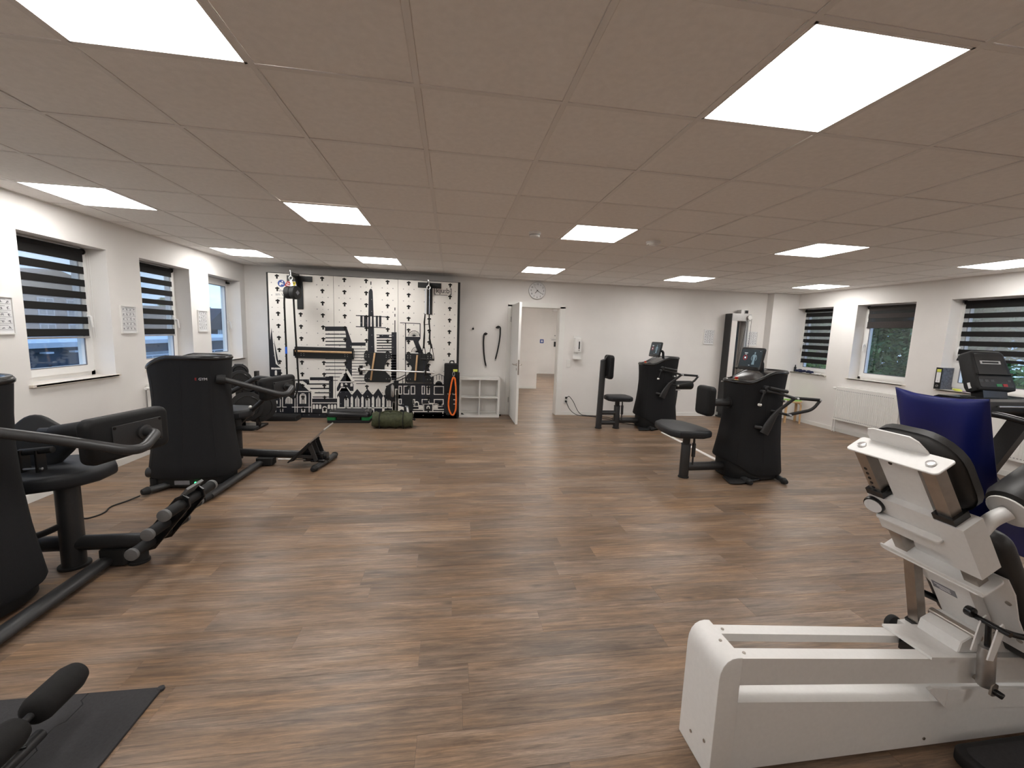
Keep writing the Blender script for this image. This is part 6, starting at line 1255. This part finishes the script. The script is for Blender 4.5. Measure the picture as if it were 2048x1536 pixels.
g = G(); g.tube([(-1.433,1.20,.205),(-1.4335,1.22,.205),(-1.434,1.24,.205),(-1.4345,1.43,.207),(-1.435,1.455,.207),(-1.435,1.465,.207)],[.030,.046,.054,.054,.046,.030],24); part('foam_roller', g, black_m, t)
g = G(); g.cyl((-1.43,1.15,.204),(-1.437,1.56,.21),.013,seg=14); part('roller_axle', g, steel_m, t)
g = G(); g.cyl((-1.45,.75,.095),(-1.45,1.545,.095),.021,seg=18); part('support_tube', g, steel_m, t)
g = G(); g.cyl((-1.45,1.540,.095),(-1.45,1.5455,.095),.017,seg=16); part('tube_opening', g, gloss_m, t)
g = G(); g.tube([(-1.436,1.44,.165),(-1.47,1.46,.12),(-1.43,1.475,.118)],.004,8); part('cord', g, gloss_m, t)
g = G(); g.bar((-1.45,1.0,.10),(-1.436,1.17,.20),.03,.03); g.cyl((-1.45,.85,.012),(-1.45,.85,.095),.02,seg=14); g.cyl((-1.45,1.30,.0125),(-1.45,1.30,.085),.014,seg=12); g.rbox(-1.56,-1.34,.80,.90,.0125,.03,.02,.004); part('stand', g, steel_m, t)

# ------------------------------------------------------------------ outside: yard, buildings, trees
GZ = -4.2
g = G(); g.box(-120,120,-90,120,GZ-.3,GZ); single('ground', g, ground_m, 'green yard far below outside the windows', 'ground', (0,0,GZ), kind=S, ang=0)
def building(name, label, x0,x1,y0,y1,z1, wm, wins, roof=None, ledge=None, wf=None):
    t = thing(name, label, 'building', ((x0+x1)/2,(y0+y1)/2,GZ))
    g = G(); g.box(x0,x1,y0,y1,GZ,z1); part('walls', g, wm, t, 0)
    if ledge: g = G(); g.box(x0-.2,x1+.25,y0-.2,y1+.2,z1,z1+ledge); part('roof_edge', g, litewall_m, t, 0)
    if roof:
        ym = (y0+y1)/2; g = G()
        g.loft([[(x0-.4,y0-.5,z1),(x0-.4,y1+.5,z1),(x0-.4,ym,z1+roof)],[(x1+.4,y0-.5,z1),(x1+.4,y1+.5,z1),(x1+.4,ym,z1+roof)]]); part('roof', g, tile_m, t, 0)
    for (ya,yb,za,zb) in wins:
        g = G(); g.box(x1-.02,x1+.05,ya-.12,yb+.12,za-.12,zb+.12); g.box(x1,x1+.055,(ya+yb)/2-.05,(ya+yb)/2+.05,za,zb); f = part('window', g, wf or litewall_m, t, 0)
        for a,b_ in ((ya,(ya+yb)/2-.05),((ya+yb)/2+.05,yb)): g = G(); g.box(x1+.045,x1+.06,a,b_,za,zb); part('pane', g, winglass_m, f, 0)
    return t
db = building('flat_roof_hall','dark blue clad hall with pale roof edge outside the left windows',-26,-14,10,34,.50,dkwall_m,[],ledge=.18)
g = G()
for k in range(7): g.box(-13.98,-13.90,16.6,18.1,-2.2+.32*k,-2.04+.32*k)
part('louvres', g, dkwall_m, db, 0)
g = G()
for y in (14.2,15.2,16.2,17.3): g.box(-13.9,-13.7,y,y+.28,.30,.36)
part('wall_lamps', g, litewall_m, db, 0)
g = G(); g.box(-13.97,-13.93,20.5,26,-1.2,.10); part('window_band', g, winglass_m, db, 0)
g = G(); g.box(-13.6,-13.55,18,30,-.05,0); 
for k in range(13): g.box(-13.6,-13.55,18+k,18.04+k,-1.0,-.05)
part('railing', g, litewall_m, db, 0)
building('brick_house','pale brick house with white windows behind the dark hall',-44,-36,36,52,3.6,brick_m,[(y,y+1.3,z,z+1.4) for z in (1.7,-.6) for y in (39.5,42.3,45.1,48)],roof=2.2)
building('gable_house','brown gabled house with dark roof seen through the far left window',-40,-31,57,66,.6,tile_m,[(60.6,61.6,.0,1.0)],roof=2.8)
def tree(x,y,z,rx,ry,rz,n,m,label,trunk=True,seed=0,sz=.14,clumps=26):
    rr = random.Random(seed)
    t = thing('tree' if trunk else 'shrub', label, 'tree' if trunk else 'shrub', (x,y,GZ))
    if trunk: g = G(); g.cyl((x,y,GZ),(x,y,z),.28,.10,seg=10); part('trunk', g, bark_m, t)
    cs = []
    for k in range(clumps):
        d = Vector((rr.gauss(0,1),rr.gauss(0,1),rr.gauss(0,1))).normalized()*rr.uniform(.35,1)
        cs.append((Vector((x+d.x*rx,y+d.y*ry,z+d.z*rz)), rr.uniform(.22,.42)))
    vs, fs = [], []
    for k in range(n):
        c, s_ = cs[rr.randrange(clumps)]
        d = Vector((rr.gauss(0,1),rr.gauss(0,1),rr.gauss(0,1))).normalized()*(rr.uniform(.55,1)*s_)
        p = c+Vector((d.x*rx,d.y*ry,d.z*rz))
        a = Vector((rr.gauss(0,1),rr.gauss(0,1),rr.gauss(0,.6)-.3)).normalized(); b_ = a.cross(Vector((rr.gauss(0,1),rr.gauss(0,1),rr.gauss(0,1)))).normalized()
        l = sz*rr.uniform(.7,1.3); o = len(vs)
        vs += [p-a*l, p+b_*l*.42, p+a*l, p-b_*l*.42]; fs.append((o,o+1,o+2,o+3))
    g = G().add(vs,fs); part('foliage', g, m, t, 0, kind='stuff')
tree(14.4,10.8,2.2,3.0,3.4,3.7,26000,leaf1,'dark green tree filling the half shaded right window',seed=1,sz=.095)
tree(17.5,18.2,1.9,3.3,2.9,3.6,20000,leaf1,'dark green tree behind the blind beside the corner pillar',seed=2,sz=.10)
tree(11.4,5.9,.55,1.5,1.9,2.2,18000,leaf3,'mid green bushy tree outside the right edge window',seed=3,sz=.085)
tree(10.2,10.6,.0,.9,1.6,1.5,12000,leaf2,'bright yellow green shrub low outside the corner window',False,seed=4,sz=.065)
tree(24,11,2.9,4.5,5,4,12000,leaf1,'tall dark tree farther back outside the right windows',seed=5,sz=.2)
tree(-46,82,1.2,5,7,4.2,9000,leaf3,'distant green tree above the gabled house outside the far left window',seed=6,sz=.4)
tree(-50,60,.5,4,5,4,6000,leaf1,'distant dark tree behind the brick house outside the left windows',seed=7,sz=.4)
